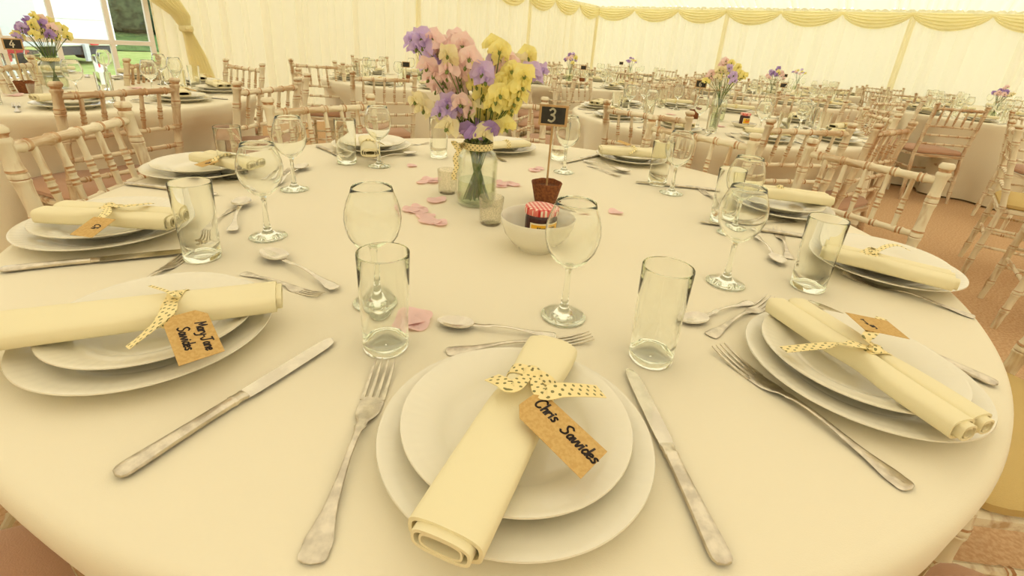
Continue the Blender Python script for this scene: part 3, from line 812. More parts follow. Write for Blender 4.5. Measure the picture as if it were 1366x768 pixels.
def knife_proto():
    t = thing('table_knife', 'x', 'knife')
    m_ = M(); st = [(-.122, .001, .0045, .002), (-.1205, .0066, .0045, .0050), (-.117, .0092, .0045, .0066), (-.110, .0098, .0045, .0070), (-.095, .0090, .0046, .0074), (-.075, .0080, .0048, .0078), (-.050, .0072, .0049, .0080), (-.025, .0068, .0049, .0082), (-.015, .0068, .0049, .0082), (-.0145, .0076, .0049, .0088), (-.011, .0076, .0049, .0088), (-.0105, .0068, .0049, .0080), (-.004, .0070, .0049, .0076), (-.002, .0080, .0049, .0066), (.001, .0078, .0049, .005)]
    m_.loft(handle_rings(st, 14)); m_.build('handle', STEEL2, t)
    b = M(); rings = []
    for x, w0, w1 in ((-.001, -.0088, .0072), (.010, -.0096, .0078), (.03, -.0100, .0082), (.06, -.0100, .0082), (.09, -.0098, .0080), (.108, -.0090, .0074), (.118, -.0070, .0062), (.1225, -.0042, .0044), (.1235, -.001, .0022)):
        rings.append([(x, w0, .0046), (x, (w0 + w1) / 2, .0056), (x, w1, .0062), (x, w1, .0040), (x, (w0 + w1) / 2, .0036), (x, w0, .0042)])
    b.loft(rings); b.build('blade', STEEL, t)
    return Proto(t)
FORK = fork_mesh('table_fork', .236); DFORK = fork_mesh('dessert_fork', .195); SPOON = spoon_mesh('dessert_spoon', .2)
KNIFE = knife_proto()
def lay(pt, pe, kind, label, group, z=TT, L_=None, dz=0, tilt=0):
    """lay a piece of cutlery: pt = pixel or point of its tip, pe = of its handle end"""
    a = at(*pt, z) if len(pt) == 2 else Vector(pt); b = at(*pe, z) if len(pe) == 2 else Vector(pe)
    mid = (a + b) / 2; d = a - b; rz = math.atan2(d.y, d.x); z += dz
    if kind == 'knife':
        mid = b + d.normalized() * .1225
        return KNIFE.place((mid.x, mid.y, z + .0004), rz, label, group, ry=tilt)
    me, cat, half = {'fork': (FORK, 'fork', .118), 'dfork': (DFORK, 'fork', .0975), 'spoon': (SPOON, 'spoon', .1)}[kind]
    sc = min(max(d.length / (2 * half), .84), 1.04)
    nm = {'fork': 'table_fork', 'dfork': 'dessert_fork', 'spoon': 'dessert_spoon'}[kind]
    o = put(me, nm, (mid.x, mid.y, z - (.0012 if kind != 'spoon' else -.0005)), rz, label, cat, group, ry=tilt); o.scale = (sc,) * 3
    return o
# goblet: thin bowl, solid stem and foot
def goblet_proto():
    t = thing('wine_goblet', 'x', 'wine glass')
    out = [(.0045, .083), (.014, .0865), (.0255, .0965), (.0345, .111), (.0385, .126), (.0395, .137), (.0380, .150), (.0342, .163), (.0298, .174), (.0278, .181)]
    inn = [(r - .0013, z + (.001 if i > 2 else .0022)) for i, (r, z) in enumerate(out)]
    inn[-1] = (.0266, .1812)
    m_ = M(); m_.lathe(out + [(.0272, .1818)] + inn[::-1] + [(.001, .0852)], 48); m_.build('bowl', TGLASS, t, ang=80)
    s_ = M(); s_.lathe([(.001, .0825), (.0068, .083), (.0052, .079), (.0044, .070), (.0042, .055), (.0050, .035), (.0060, .022), (.0082, .014), (.014, .0085), (.024, .0055), (.0325, .0032), (.0338, .0020), (.0330, .0006), (.024, .0004), (.010, .0018), (.001, .0024)][::-1], 40); s_.build('stem', SGLASS, t, ang=80)
    return Proto(t)
GOB = goblet_proto()
def tumbler_proto():
    t = thing('water_tumbler', 'x', 'tumbler')
    w = M(); w.lathe([(.0284, .0127), (.0292, .04), (.0305, .09), (.0317, .1335), (.0313, .1352), (.0308, .1352), (.0305, .1335), (.0293, .09), (.0280, .04), (.0274, .0137), (.0284, .0127)], 48); w.build('wall', TGLASS, t, ang=80)
    b = M(); b.lathe([(.001, .001), (.020, .0), (.026, .0006), (.0284, .004), (.0287, .0125), (.0270, .0135), (.024, .0112), (.015, .0098), (.001, .0095)], 48); b.build('base', SGLASS, t, ang=80)
    return Proto(t)
TUM = tumbler_proto()

# ------------------------------------------------------------------ napkins, ribbons, name tags
def flat_ring(x, hw, hh, z, n=28, y0=0, pw=.55, sag=0):
    out = []
    for k in range(n):
        a = 2 * PI * k / n; c, s_ = math.cos(a), math.sin(a)
        out.append((x, y0 + hw * math.copysign(abs(c) ** .8, c), z + hh * math.copysign(abs(s_) ** pw, s_) - sag))
    return out
def napkin_mesh(L_, w0, w1, th, double=False, seed=0, cinch=.0, cw=.7, layers=3, bend=0):
    """rolled napkin along x; nested folded layers show at both ends; z = 0 is the underside"""
    m_ = M(); r_ = random.Random(seed)
    def roll(y0f, wk, thk, dL, z0=0):
        for lay_ in range(layers):
            sh = lay_ * .0042; ext = (layers - 1 - lay_) * -.003 + (.004 if lay_ == 1 else 0)
            if lay_: ext += .006
            rings = []; xs = [-.5, -.47, -.42, -.3, -.18, -.08, -.03, 0, .03, .08, .18, .3, .42, .47, .5]
            for f in xs:
                x = f * (L_ + dL + ext) ; w = (w0 + (w1 - w0) * (f + .5)) * wk / 2
                g_ = math.exp(-((x - cinch) / .028) ** 2); w *= 1 - (1 - cw) * g_
                hh = (thk / 2) * (1 + .18 * g_) - sh * .62
                if hh < .0012: hh = .0012
                ww = max(w - sh * 1.5, .004)
                rings.append(flat_ring(x, ww, hh, z0 + thk / 2 + bend * (f * 2) ** 2, 28, y0f * w0 * (1 - (1 - cw) * .8 * g_) * (1 + (w1 / w0 - 1) * (f + .5))))
            inner = [[((x), cy + (y - cy) * .90, cz + (z - cz) * .72) for (x, y, z) in rg for cy, cz in [(sum(p[1] for p in rg) / len(rg), sum(p[2] for p in rg) / len(rg))]] for rg in rings]
            n = 28
            # tube wall with thickness: outer out, rim, inner back a little way
            seq = [inner[2], inner[1], inner[0]] + rings + [inner[-1], inner[-2], inner[-3]]
            m_.loft(seq, cap=False)
    if double:
        roll(-.26, .52, th, 0); roll(.26, .50, th * .95, -.006)
        m_.loft([flat_ring(f * L_ * .98, (w0 + (w1 - w0) * (f + .5)) * .42 * (1 - .35 * math.exp(-((f * L_ - cinch) / .03) ** 2)), .0022, .004 + bend * (f * 2) ** 2, 16) for f in (-.5, -.3, -.1, 0, .1, .3, .5)])
    else: roll(0, 1, th, 0)
    return m_
def ribbon_band(x, w, th, z0, skew=0, wid=.016):
    m_ = M(); pts = []; n = 26
    for k in range(n + 1):
        a = 2 * PI * k / n - PI / 2; c, s_ = math.cos(a), math.sin(a)
        pts.append(Vector((x + skew * c, (w / 2 + .0012) * math.copysign(abs(c) ** .75, c), z0 + (th / 2 + .0012) * math.copysign(abs(s_) ** .6, s_))))
    m_.strip(pts, Vector((1, 0, 0)), wid, .0008)
    return m_
GLY = {'C': [[(.55, .85), (.4, 1), (.2, .95), (.05, .6), (.05, .25), (.2, .02), (.4, .05), (.5, .2)]],
 'h': [[(.05, 1.0), (.08, 0)], [(.08, .3), (.22, .5), (.32, .42), (.33, 0)]], 'r': [[(.05, .5), (.08, 0)], [(.08, .3), (.2, .48), (.3, .45)]],
 'i': [[(.08, .5), (.1, 0)], [(.1, .68), (.14, .72)]], 's': [[(.3, .45), (.15, .5), (.08, .38), (.25, .18), (.2, .02), (.03, .05)]],
 'S': [[(.55, .88), (.35, 1), (.12, .85), (.2, .6), (.42, .4), (.4, .12), (.15, 0), (0, .12)]], 'a': [[(.33, .42), (.18, .5), (.05, .3), (.1, .03), (.25, .08), (.33, .45)], [(.33, .45), (.36, 0)]],
 'v': [[(.03, .5), (.15, 0), (.32, .5)]], 'd': [[(.33, .4), (.15, .48), (.04, .2), (.15, 0), (.3, .12)], [(.36, 1.0), (.36, 0)]],
 'e': [[(.05, .25), (.3, .32), (.25, .48), (.1, .45), (.05, .2), (.15, 0), (.33, .1)]], 'M': [[(.03, 0), (.1, .95)], [(.1, .95), (.3, .3)], [(.3, .3), (.52, .95)], [(.52, .95), (.6, 0)]],
 'y': [[(.03, .5), (.15, .1)], [(.33, .5), (.2, -.3), (-.1, -.4)]], 'J': [[(.1, .9), (.55, .95)], [(.35, .93), (.3, .1), (.1, -.05), (0, .15)]],
 'n': [[(.04, .5), (.07, 0)], [(.07, .3), (.22, .5), (.32, .4), (.33, 0)]], '-': [[(.05, .3), (.2, .3)]], ' ': [],
 '3': [[(.08, .88), (.28, 1), (.48, .85), (.42, .62), (.22, .52)], [(.22, .52), (.46, .42), (.5, .18), (.3, 0), (.05, .08)]],
 '4': [[(.35, 1), (.05, .35), (.55, .38)], [(.42, .65), (.36, 0)]], '6': [[(.45, .95), (.2, .8), (.06, .4), (.15, .05), (.38, .02), (.48, .25), (.35, .45), (.1, .35)]]}
ADV = {'C': .62, 'M': .7, 'S': .6, 'J': .6, 'i': .24, '-': .3, ' ': .35, 'h': .42, 'r': .34, 's': .38, 'v': .36}
def write(text, size, pen, slant=.15):
    """handwriting as flat pen strokes in the xy plane, baseline at y = 0, centred in x"""
    m_ = M(); x = 0; segs = []
    for ch in text:
        for st in GLY.get(ch, []): segs.append([(x + a + slant * b, b) for a, b in st])
        x += ADV.get(ch, .42)
    for st in segs:
        pts = catmull([(a * size - x * size / 2, b * size, 0) for a, b in st], 5)
        for i in range(len(pts) - 1):
            a, b = pts[i], pts[i + 1]; d = (b - a).normalized() if (b - a).length > 1e-6 else Vector((1, 0, 0)); n = Vector((-d.y, d.x, 0)) * pen / 2
            e = d * pen * .35
            vs = [a - n - e, b - n + e, b + n + e, a + n - e]
            m_.add([v + Vector((0, 0, z)) for z in (0, .0002) for v in vs], [(3, 2, 1, 0), (4, 5, 6, 7), (0, 1, 5, 4), (1, 2, 6, 5), (2, 3, 7, 6), (3, 0, 4, 7)])
    return m_
def tag_card(L_=.072, W_=.038, clip=.010, square=False):
    m_ = M(); x0, x1, h = 0, L_, W_ / 2
    out = [(x0, -h + (0 if square else clip)), (x0 + (0 if square else clip), -h), (x1, -h), (x1, h), (x0 + (0 if square else clip), h), (x0, h - (0 if square else clip))]
    n = 6
    m_.add([(x, y, z) for z in (0, .0006) for x, y in out], [tuple(range(n))[::-1], tuple(range(n, 2 * n))] + [(i, (i + 1) % n, n + (i + 1) % n, n + i) for i in range(n)])
    return m_
def xform(m_, o, ux, uy):
    ux = Vector(ux).normalized(); uy = (Vector(uy) - ux * Vector(uy).dot(ux)).normalized(); uz = ux.cross(uy)
    mt_ = Matrix((ux, uy, uz)).transposed().to_4x4(); mt_.translation = Vector(o)
    m_.v = [mt_ @ v for v in m_.v]; return m_
def t_inv(mid, rz, z):
    return (Matrix.Translation((mid.x, mid.y, z)) @ Matrix.Rotation(rz, 4, 'Z')).inverted()
def napkin(pa, pb, w0, w1, th, label, double=False, z=TT + .033, cinch=0, cw=.72, tails=None, tagspec=None, L_=None, seed=0, group=None, bend=0, layers=3):
    """pa, pb: pixels of the two ends (at mid height); tails/tagspec in napkin-local metres"""
    a = at(*pa, z + th / 2) if len(pa) == 2 else Vector(pa); b = at(*pb, z + th / 2) if len(pb) == 2 else Vector(pb)
    d = b - a; L_ = L_ or d.length; mid = (a + b) / 2
    t = thing('rolled_napkin', label, 'napkin', (mid.x, mid.y, z), math.atan2(d.y, d.x), group)
    m_ = napkin_mesh(L_, w0, w1, th, double, seed, cinch, cw, layers, bend); m_.build('napkin_cloth', NAPK, t, ang=75)
    wc = (w0 + (w1 - w0) * (cinch / L_ + .5)) * cw * (1.02 if not double else .98)
    rb = ribbon_band(cinch, wc, th * 1.18, th / 2, .004); top = th * 1.09 + .002
    inv = t_inv(mid, math.atan2(d.y, d.x), z)
    tails = [([inv @ at(*p) for p in tl_[0]],) + tl_[1:] if len(tl_[0][0]) == 3 and tl_[0][0][0] > 3 else tl_ for tl_ in (tails or [])]
    if tagspec and len(tagspec) == 5:
        q0, q1, W2, sq, lines = tagspec
        q0, q1 = inv @ at(*q0), inv @ at(*q1); u_ = (q1 - q0)
        tagspec = (q0, u_, Vector((0, 0, 1)).cross(u_), u_.length, W2, sq, lines)
    for tl in tails:
        pts = catmull([Vector((cinch, 0, top))] + [Vector(p) for p in tl[0]], 6)
        n = len(pts); ws = [.007 + (tl[1] - .007) * min(1, i / (n * .28)) for i in range(n)]
        wd = Vector(tl[2]) if len(tl) > 2 else None
        dirs = []
        for i, p in enumerate(pts):
            tt = (pts[min(i + 1, n - 1)] - pts[max(i - 1, 0)]).normalized()
            q = Vector((-tt.y, tt.x, 0)).normalized()
            if wd: q = (q + wd * min(1, i / n * 2)).normalized()
            dirs.append(q)
        rb.strip(pts, dirs, ws, .0007)
    kn = M(); kn.lathe([(.001, -.006), (.006, -.005), (.0085, 0), (.006, .005), (.001, .0062)], 12, mat=Matrix.Translation((cinch, 0, top)) @ Matrix.Diagonal((1, 1.2, .7, 1)))
    for i, v in enumerate(kn.v): rb.uv[len(rb.v) + i] = (v.x, v.y)
    o = len(rb.v); rb.v += kn.v; rb.f += [[o + i for i in f] for f in kn.f]; rb.mi += kn.mi
    rb.build('ribbon', RIBBON, t, ang=60)
    if tagspec:
        o_, ux, uy, L2, W2, sq, lines = tagspec
        c = xform(tag_card(L2, W2, .010, sq), o_, ux, uy).build('name_tag', KRAFT, t, smooth=False)
        for txt, size, px_, py_, ang_ in lines:
            s_ = write(txt, size, size * .15); ca, sa = math.cos(ang_), math.sin(ang_)
            s_.v = [Vector((px_ + v.x * ca - v.y * sa, py_ + v.x * sa + v.y * ca, v.z + .0007)) for v in s_.v]
            xform(s_, o_, ux, uy).build('handwriting', INK, c, smooth=False)
    return t
def setting(pc, word, z=TT):
    c = at(*pc, z + .018) if isinstance(pc, tuple) else pc
    put(PL_D, 'dinner_plate', (c.x, c.y, z), 0, 'large white dinner plate with beaded rim, %s' % word, 'plate', 'dinner plates on table three')
    v = (T3.to_3d() - c); v.z = 0; v.normalize()
    c2 = c + v * .004
    put(PL_S, 'starter_plate', (c2.x, c2.y, z + .0128), 0, 'smaller white plate on the dinner plate, %s' % word, 'plate', 'small plates on table three')
    return c
c0 = setting(Vector((.018, .377, 0)), 'at the place nearest the camera')
c1 = setting(Vector((-.441, .511, 0)), 'under the tag with two lines of writing')
c2_ = setting(Vector((.461, .5345, 0)), 'under the blank square tag and double napkin')
c3 = setting(Vector((-.748, .8205, 0)), 'at the place past the two-line tag')
c4 = setting(Vector((.752, .910, 0)), 'half behind the tumbler near the aisle')
c5 = setting((268, 222), 'at table three by the brown limewashed chair')
c6 = setting((496, 192), 'under the napkin rolled end-on')
c7 = setting((668, 194), 'behind the big sweet pea jar')
c8 = setting((843, 208), 'between the number three sign and table six')
c9 = setting((1038, 272), 'by the pale chair near the aisle')
z_n = TT + .0345
# the camera-side napkin, with the longest written tag
def ends(p, q):
    a, b = at(*p, .80), at(*q, .80); a.z = b.z = 0; return a, b
napkin(*ends((590, 722), (738, 460)), .060, .060, .026, 'cream rolled napkin at the nearest place, its tag reading two words', z=z_n, cinch=.055, cw=.84, seed=1,
       tails=[([(722, 523, .822), (748, 520, .824), (775, 520, .818), (802, 522, .806)], .017, (0, 0, .2)), ([(684, 515, .824), (670, 509, .824), (656, 503, .818)], .017)],
       tagspec=((702, 533, .8225), (793, 620, .803), .040, False, [('Chris', .0125, .020, .002, 0.0), ('Savvides', .0125, .060, .000, -.03)]))
napkin(*ends((-70, 446), (372, 392)), .068, .060, .026, 'cream rolled napkin with a two-line handwritten tag and polka dot ribbon', z=z_n, cinch=.045, cw=.84, seed=2,
       tails=[([(222, 418, .820), (200, 440, .812), (170, 464, .800)], .019, (0, 0, .3)), ([(234, 396, .826), (222, 388, .824), (200, 381, .814)], .004)],
       tagspec=((245, 418, .8225), (270, 478, .799), .042, False, [('Mary-Jane', .0105, .040, .006, 0), ('Savvides', .0105, .036, -.011, 0)]))
napkin(*ends((1046, 402), (1304, 568)), .066, .060, .024, 'cream double-rolled napkin with a polka dot ribbon tail over the big plate edge', True, z=z_n, cinch=.012, cw=.62, seed=3,
       tails=[([(1135, 458, .818), (1105, 460, .806), (1045, 466, .795)], .018, (0, 0, .2)), ([(1158, 450, .824), (1166, 440, .826), (1176, 424, .815)], .013)],
       tagspec=((1140, 428, .829), (1198, 440, .822), .042, True, [('J', .011, .016, -.002, .3), ('ay', .009, .02, -.008, .3)]))
napkin(*ends((66, 279), (238, 290)), .074, .066, .026, 'cream double-rolled napkin with its tag hanging forward over the plate, past the two-line tag', True, z=z_n, cinch=-.005, cw=.62, seed=4,
       tails=[([(140, 286, .815), (125, 296, .808), (110, 302, .800)], .016, (0, 0, .2)), ([(160, 275, .820), (180, 273, .820), (203, 271, .812)], .011)],
       tagspec=((140, 291, .815), (108, 315, .800), .040, True, [('Ch', .011, .022, 0, 0)]))
napkin(*ends((1100, 330), (1274, 372)), .066, .062, .024, 'cream double-rolled napkin seen through and beside the aisle-side tumbler', True, z=z_n, cinch=-.022, cw=.65, seed=5,
       tails=[([(1165, 331, .818), (1152, 337, .810), (1137, 344, .800)], .016, (0, 0, .2)), ([(1183, 328, .822), (1198, 327, .822), (1212, 333, .815)], .010)])
napkin(*ends((272, 206), (338, 219)), .070, .070, .024, 'cream rolled napkin with kraft tag beside the wine goblet, near table four', True, z=z_n, L_=.20, cw=.65, seed=6, tails=[([(.0, -.03, .026), (.01, -.055, .012)], .014)],
       tagspec=((.0, -.035, .020), (-.1, -.85, -.15), (.85, -.1, 0), .045, .036, True, [('Ma', .011, .022, 0, 0)]))
a, b = at(494, 203, .80), at(489, 184, .80); a.z = b.z = 0
napkin(a, b, .054, .054, .026, 'cream napkin lying end-on to the camera, its roll opening showing', z=z_n, L_=.22, cw=.7, seed=7, tails=[([(.0, -.03, .026), (.01, -.05, .012)], .014)])
a, b = at(650, 192, .80), at(700, 189, .80); a.z = b.z = 0
napkin(a, b, .060, .060, .020, 'cream rolled napkin mostly hidden behind the big sweet pea jar', z=z_n, L_=.18, cw=.7, seed=8)
a, b = at(800, 198, .80), at(888, 204, .80); a.z = b.z = 0
napkin(a, b, .076, .076, .026, 'cream double-rolled napkin with upright kraft tag, nearest table six', True, z=z_n, L_=.24, cw=.66, seed=9, tails=[([(.0, -.03, .026), (-.02, -.045, .012)], .012)],
       tagspec=((-.01, .02, .032), (-.5, .3, .12), (.3, .5, 0), .045, .036, True, [('M', .011, .024, 0, 0)]))
a, b = at(992, 250, .80), at(1088, 262, .80); a.z = b.z = 0
napkin(a, b, .076, .070, .026, 'cream double-rolled napkin behind the two goblets beside the pale chair', True, z=z_n, L_=.25, cw=.8, seed=10)

GF, GK, GS, GD = 'table forks on table three', 'table knives on table three', 'dessert spoons on table three', 'dessert forks on table three'
lay((515, 486), (413, 757), 'fork', 'table fork with engraved handle running to the bottom edge beside the nearest plate', GF)
lay((837, 494), (966, 760), 'knife', 'table knife beside the nearest plate, on its tumbler side', GK)
lay((447, 455), (154, 640), 'knife', 'table knife lying alone between the nearest place and the two-line tag', GK)
lay((956, 467), (1215, 655), 'fork', 'table fork lying between the nearest knife and the square-tag place', GF)
lay((583, 433), (742, 452), 'spoon', 'dessert spoon above the nearest plate, handle under the napkin tip', GS, dz=.002)
lay((789, 453), (594, 470), 'dfork', 'dessert fork crossing above the nearest plate', GD)
lay((240, 347), (170, 396), 'fork', 'table fork whose tines show past the plate with the two-line tag', GF)
lay((348, 337), (455, 393), 'spoon', 'dessert spoon beside the two-line tag, bowl towards the tumbler', GS, dz=.004)
lay((424, 395), (328, 366), 'dfork', 'dessert fork lying under the spoon beside the two-line tag', GD)
lay((1140, 432), (1330, 517), 'knife', 'table knife beyond the square-tag plate, only its handle showing', GK)
lay((916, 432), (997, 406), 'spoon', 'dessert spoon beside the lone tall tumbler, bowl behind the glass', GS)
lay((1035, 397), (938, 454), 'dfork', 'dessert fork pointing away, above the square-tag plate', GD)
lay((239, 339), (0, 363), 'knife', 'table knife at the cut edge of the picture past the plate with two-line tag', GK)
lay((1123, 367), (1300, 424), 'fork', 'table fork lying behind the square-tag place, tines by the aisle-side tumbler', GF)
lay((286, 261), (168, 246), 'knife', 'table knife lying by the table edge near the brown chair', GK)
lay((326, 266), (309, 316), 'spoon', 'upright dessert spoon between tumbler and goblet', GS, dz=.004)
lay((275, 308), (302, 286), 'dfork', 'dessert fork behind the large clear tumbler near the table four side', GD)
lay((409, 222), (367, 250), 'spoon', 'dessert spoon behind the goblet pair towards table four', GS, dz=.004)
lay((388, 226), (352, 246), 'dfork', 'dessert fork under the spoon behind the goblet pair', GD)
lay((556, 206), (497, 214), 'spoon', 'dessert spoon beside the end-on napkin place', GS, dz=.004)
lay((569, 192), (527, 196), 'dfork', 'dessert fork beyond the end-on napkin place', GD)
lay((447, 206), (424, 196), 'knife', 'table knife beside the tumbler of the end-on napkin place', GK)
lay((700, 200), (684, 189), 'fork', 'table fork behind the sweet pea jar, tines towards the sign', GF)
lay((640, 205), (668, 214), 'spoon', 'dessert spoon behind the sweet pea jar neck', GS)
lay((772, 214), (800, 208), 'knife', 'table knife by the goblet next to the number three sign', GK)
lay((840, 233), (779, 216), 'spoon', 'dessert spoon in front of the plate nearest table six', GS, dz=.004)
lay((824, 236), (786, 222), 'dfork', 'dessert fork in front of the plate nearest table six', GD)
lay((916, 251), (956, 255), 'knife', 'table knife by the goblets facing table six', GK)
lay((938, 256), (962, 275), 'fork', 'table fork tines-up beside the tumbler by the goblets facing table six', GF)
lay((1034, 301), (1056, 353), 'dfork', 'dessert fork standing away from the camera behind the tall goblet', GD)
lay((1036, 350), (1012, 322), 'spoon', 'dessert spoon behind the tall goblet near the aisle side', GS, dz=.003)
lay((1030, 311), (1080, 318), 'knife', 'table knife behind the aisle-side tumbler', GK)
lay((1005, 300), (1040, 297), 'fork', 'table fork by the plate near the pale chair', GF)

GG, GTm = 'wine goblets on table three', 'water tumblers on table three'
for px, lb in (((502, 404), 'wine goblet standing behind the camera-side tumbler, nearest the middle'), ((751, 422), 'wine goblet standing above the tip of the nearest napkin, before the white bowl'), ((967, 378), 'large wine goblet between the lone tall tumbler and the aisle-side tumbler'),
               ((358, 316), 'wine goblet beside the upright dessert spoon on table three'), ((393, 253), 'wine goblet at table three in front of the limewashed chair, second from the tall one'), ((506, 222), 'wine goblet in front of the end-on napkin'),
               ((752, 230), 'wine goblet right behind the number three sign stick'), ((895, 258), 'wine goblet at table three in front of the napkin nearest table six'), ((976, 312), 'wine goblet partly hidden behind the large goblet near the aisle')):
    p = at(*px, TT); GOB.place((p.x, p.y, TT), 0, lb, GG)
for px, lb in (((271, 344), 'clear tumbler beside the plate past the two-line tag'), ((515, 463), 'clear tumbler between camera-side fork and the pink petals'), ((867, 478), 'clear tumbler standing alone beside the nearest knife tip'), ((1076, 384), 'clear tumbler in front of the aisle-side napkin'),
               ((463, 218), 'clear tumbler beside the end-on napkin'), ((585, 210), 'clear tumbler beside the sweet pea jar'), ((745, 213), 'clear tumbler behind the number three sign stick'), ((876, 246), 'clear tumbler in front of the napkin nearest table six'), ((962, 296), 'clear tumbler just behind the large goblet near the aisle'), ((312, 237), 'clear tumbler in front of the napkin by table four side')):
    p = at(*px, TT); TUM.place((p.x, p.y, TT), rnd.uniform(0, 6), lb, GTm)

# ------------------------------------------------------------------ centrepieces
def ruffle(rx, rz, seed, cup=.35, nu=10, nr=5, th=.0007):
    """a ruffled petal fan standing in xz, facing -y"""
    r_ = random.Random(seed); ph = r_.uniform(0, 6); ph2 = r_.uniform(0, 6); v0 = []
    for j in range(nr + 1):
        q = j / nr
        for i in range(nu + 1):
            a = PI * (i / nu) * 1.24 - PI * .12
            rr = q * (1 + .09 * math.sin(5 * a + ph) - (.10 if abs(i - nu / 2) < .6 else 0))
            x = rx * rr * math.cos(a); z = rz * rr * (math.sin(a) * .95 + .05)
            y = cup * rx * (q ** 2) * (.5 * math.cos(2 * a) + .25 * math.sin(4 * a + ph2)) + cup * rx * .3 * q
            y += .0022 * q * q * math.sin(11 * a + ph)
            v0.append(Vector((x, y, z)))
    n = len(v0); w = nu + 1
    fs = []
    for j in range(nr):
        for i in range(nu): fs.append((j * w + i, j * w + i + 1, (j + 1) * w + i + 1, (j + 1) * w + i))
    return v0, fs
def blossom_mesh(name, mat, seed):
    m_ = M(); r_ = random.Random(seed)
    v, f = ruffle(.0235, .0265, seed, .5); m_.add(v, f, 0)
    for s_ in (-1, 1):
        v, f = ruffle(.0105, .0150, seed + 3, .5, 8, 3)
        mt_ = Matrix.Translation((s_ * .0042, -.004, .001)) @ Matrix.Rotation(s_ * -.55, 4, 'Z') @ Matrix.Rotation(s_ * .55, 4, 'Y') @ Matrix.Rotation(.35, 4, 'X')
        m_.add(v, f, 0, mt_)
    m_.lathe([(.0005, 0), (.0032, .003), (.0036, .008), (.001, .0125)], 8, 0, Matrix.Translation((0, -.006, -.001)) @ Matrix.Rotation(.5, 4, 'X') @ Matrix.Diagonal((.7, 1.2, 1, 1)))
    # calyx
    m_.lathe([(.0008, -.008), (.0030, -.0055), (.0036, -.002), (.0024, .001)], 8, 1, Matrix.Rotation(-.3, 4, 'X'))
    for k in range(5):
        a = 2 * PI * k / 5; c, s_ = math.cos(a), math.sin(a)
        m_.add([(c * .0025 - s_ * .0014, s_ * .0025 + c * .0014, -.002), (c * .0025 + s_ * .0014, s_ * .0025 - c * .0014, -.002), (c * .0072, s_ * .0072, .004)], [(0, 1, 2)], 1)
    return m_.mesh(name, [mat, STEMG], ang=80)
BL = {}
for nm, mt_ in (('lilac', LILAC), ('pink', PINK), ('yellow', YELL), ('ivory', WHITEF), ('purple', PURP)):
    BL[nm] = [blossom_mesh(nm + '_blossom', mt_, k * 7 + len(nm)) for k in range(3)]
FL_GROUP = {}
def flower(base, neck, tip, cols, label, group, r_, size=1.0, nb=2, stem_r=.0014, parts=True, facing=None):
    """one sweet pea: a stem from the bottom of the jar over its neck to the tip, with blossoms along its top"""
    base, neck, tip = Vector(base), Vector(neck), Vector(tip)
    t = thing('sweet_pea', label, 'flower', tuple(base), 0, group)
    path = catmull([base, neck, (neck + tip) / 2 + Vector((0, 0, .012)), tip], 5); path = [p - base for p in path]
    s_ = M(); s_.tube(path, [stem_r * 1.15 - stem_r * .4 * i / len(path) for i in range(len(path))], 6)
    s_.build('stem', STEMG if r_.random() < .5 else STEMD, t)
    d = (path[-1] - path[-4]).normalized()
    for k in range(nb):
        me = r_.choice(BL[cols if isinstance(cols, str) else cols[k % len(cols)]])
        an = r_.uniform(0, 2 * PI) if k else r_.uniform(-.5, .5)
        p = path[-1] - d * k * .017 * size; side = Vector((math.sin(an), -math.cos(an), 0))
        o = bpy.data.objects.new('blossom', me); C.objects.link(o); o.parent = t
        side = (side + Vector((d.x, d.y, 0)) * .6 + Vector((0, -.3, 0))).normalized()
        o.location = p + side * .011 * size + Vector((0, 0, .002))
        o.rotation_euler = (r_.uniform(-.5, .25), r_.uniform(-.35, .35), math.atan2(side.y, side.x) + PI / 2); o.scale = (size * r_.uniform(.9, 1.12),) * 3
    return t
def jar_vase(x, y, label, group=None, sc=1, full=True, z=TT):
    t = thing('glass_jar', label, 'vase', (x, y, z), 0, group)
    k = sc
    out = [(.030, .0), (.041, .002), (.0465, .009), (.0485, .020), (.049, .05), (.049, .105), (.0475, .118), (.042, .130), (.0345, .138), (.0325, .143), (.0325, .158), (.0335, .160)]
    inn = [(max(r - .0028, .001), z_) for r, z_ in out[::-1]][1:-2]
    m_ = M(); m_.lathe([(r * k, z_ * k) for r, z_ in [(.001, .002)] + out + [(.031, .1605)] + inn + [(.038, .008), (.001, .007)]], 48 if full else 18); m_.build('jar_glass', GGLASS, t, ang=60)
    w = M(); w.lathe([(r * k, z_ * k) for r, z_ in [(.001, .0075), (.038, .0085), (.0445, .014), (.0458, .05), (.0458, .062), (.001, .0622)]], 40 if full else 14); w.build('water', WATER, t, ang=60)
    if full:
        rb = M(); n = 40; pts = [Vector((.0355 * math.cos(2 * PI * i / n), .0355 * math.sin(2 * PI * i / n), .147)) for i in range(n + 1)]
        rb.strip(pts, Vector((0, 0, 1)), .016, .0008)
        o0 = Vector((-.030, -.022, .147))
        for P_ in ([(-.045, -.030, .150), (-.056, -.028, .158), (-.052, -.022, .146), (-.036, -.024, .146)], [(-.040, -.034, .140), (-.050, -.036, .120), (-.046, -.040, .100), (-.052, -.040, .080), (-.050, -.040, .068)], [(-.040, -.036, .156), (-.048, -.038, .146), (-.040, -.038, .138)]):
            q = catmull([o0] + [Vector(p) for p in P_], 6)
            rb.strip(q, [Vector((.3, -.4, .5)) if i < 4 else Vector((1, -.5, .15)) for i in range(len(q))], .013, .0008)
        rb.v = [v * k for v in rb.v]
        rb.build('ribbon', RIBBON, t, ang=60)
    return t
vp = at(633, 277, TT) + Vector((0, .035, 0)); VX, VY = vp.x, vp.y
jar_vase(VX, VY, 'large clear jar of sweet peas with polka dot ribbon, centre of table three')
r_ = random.Random(42)
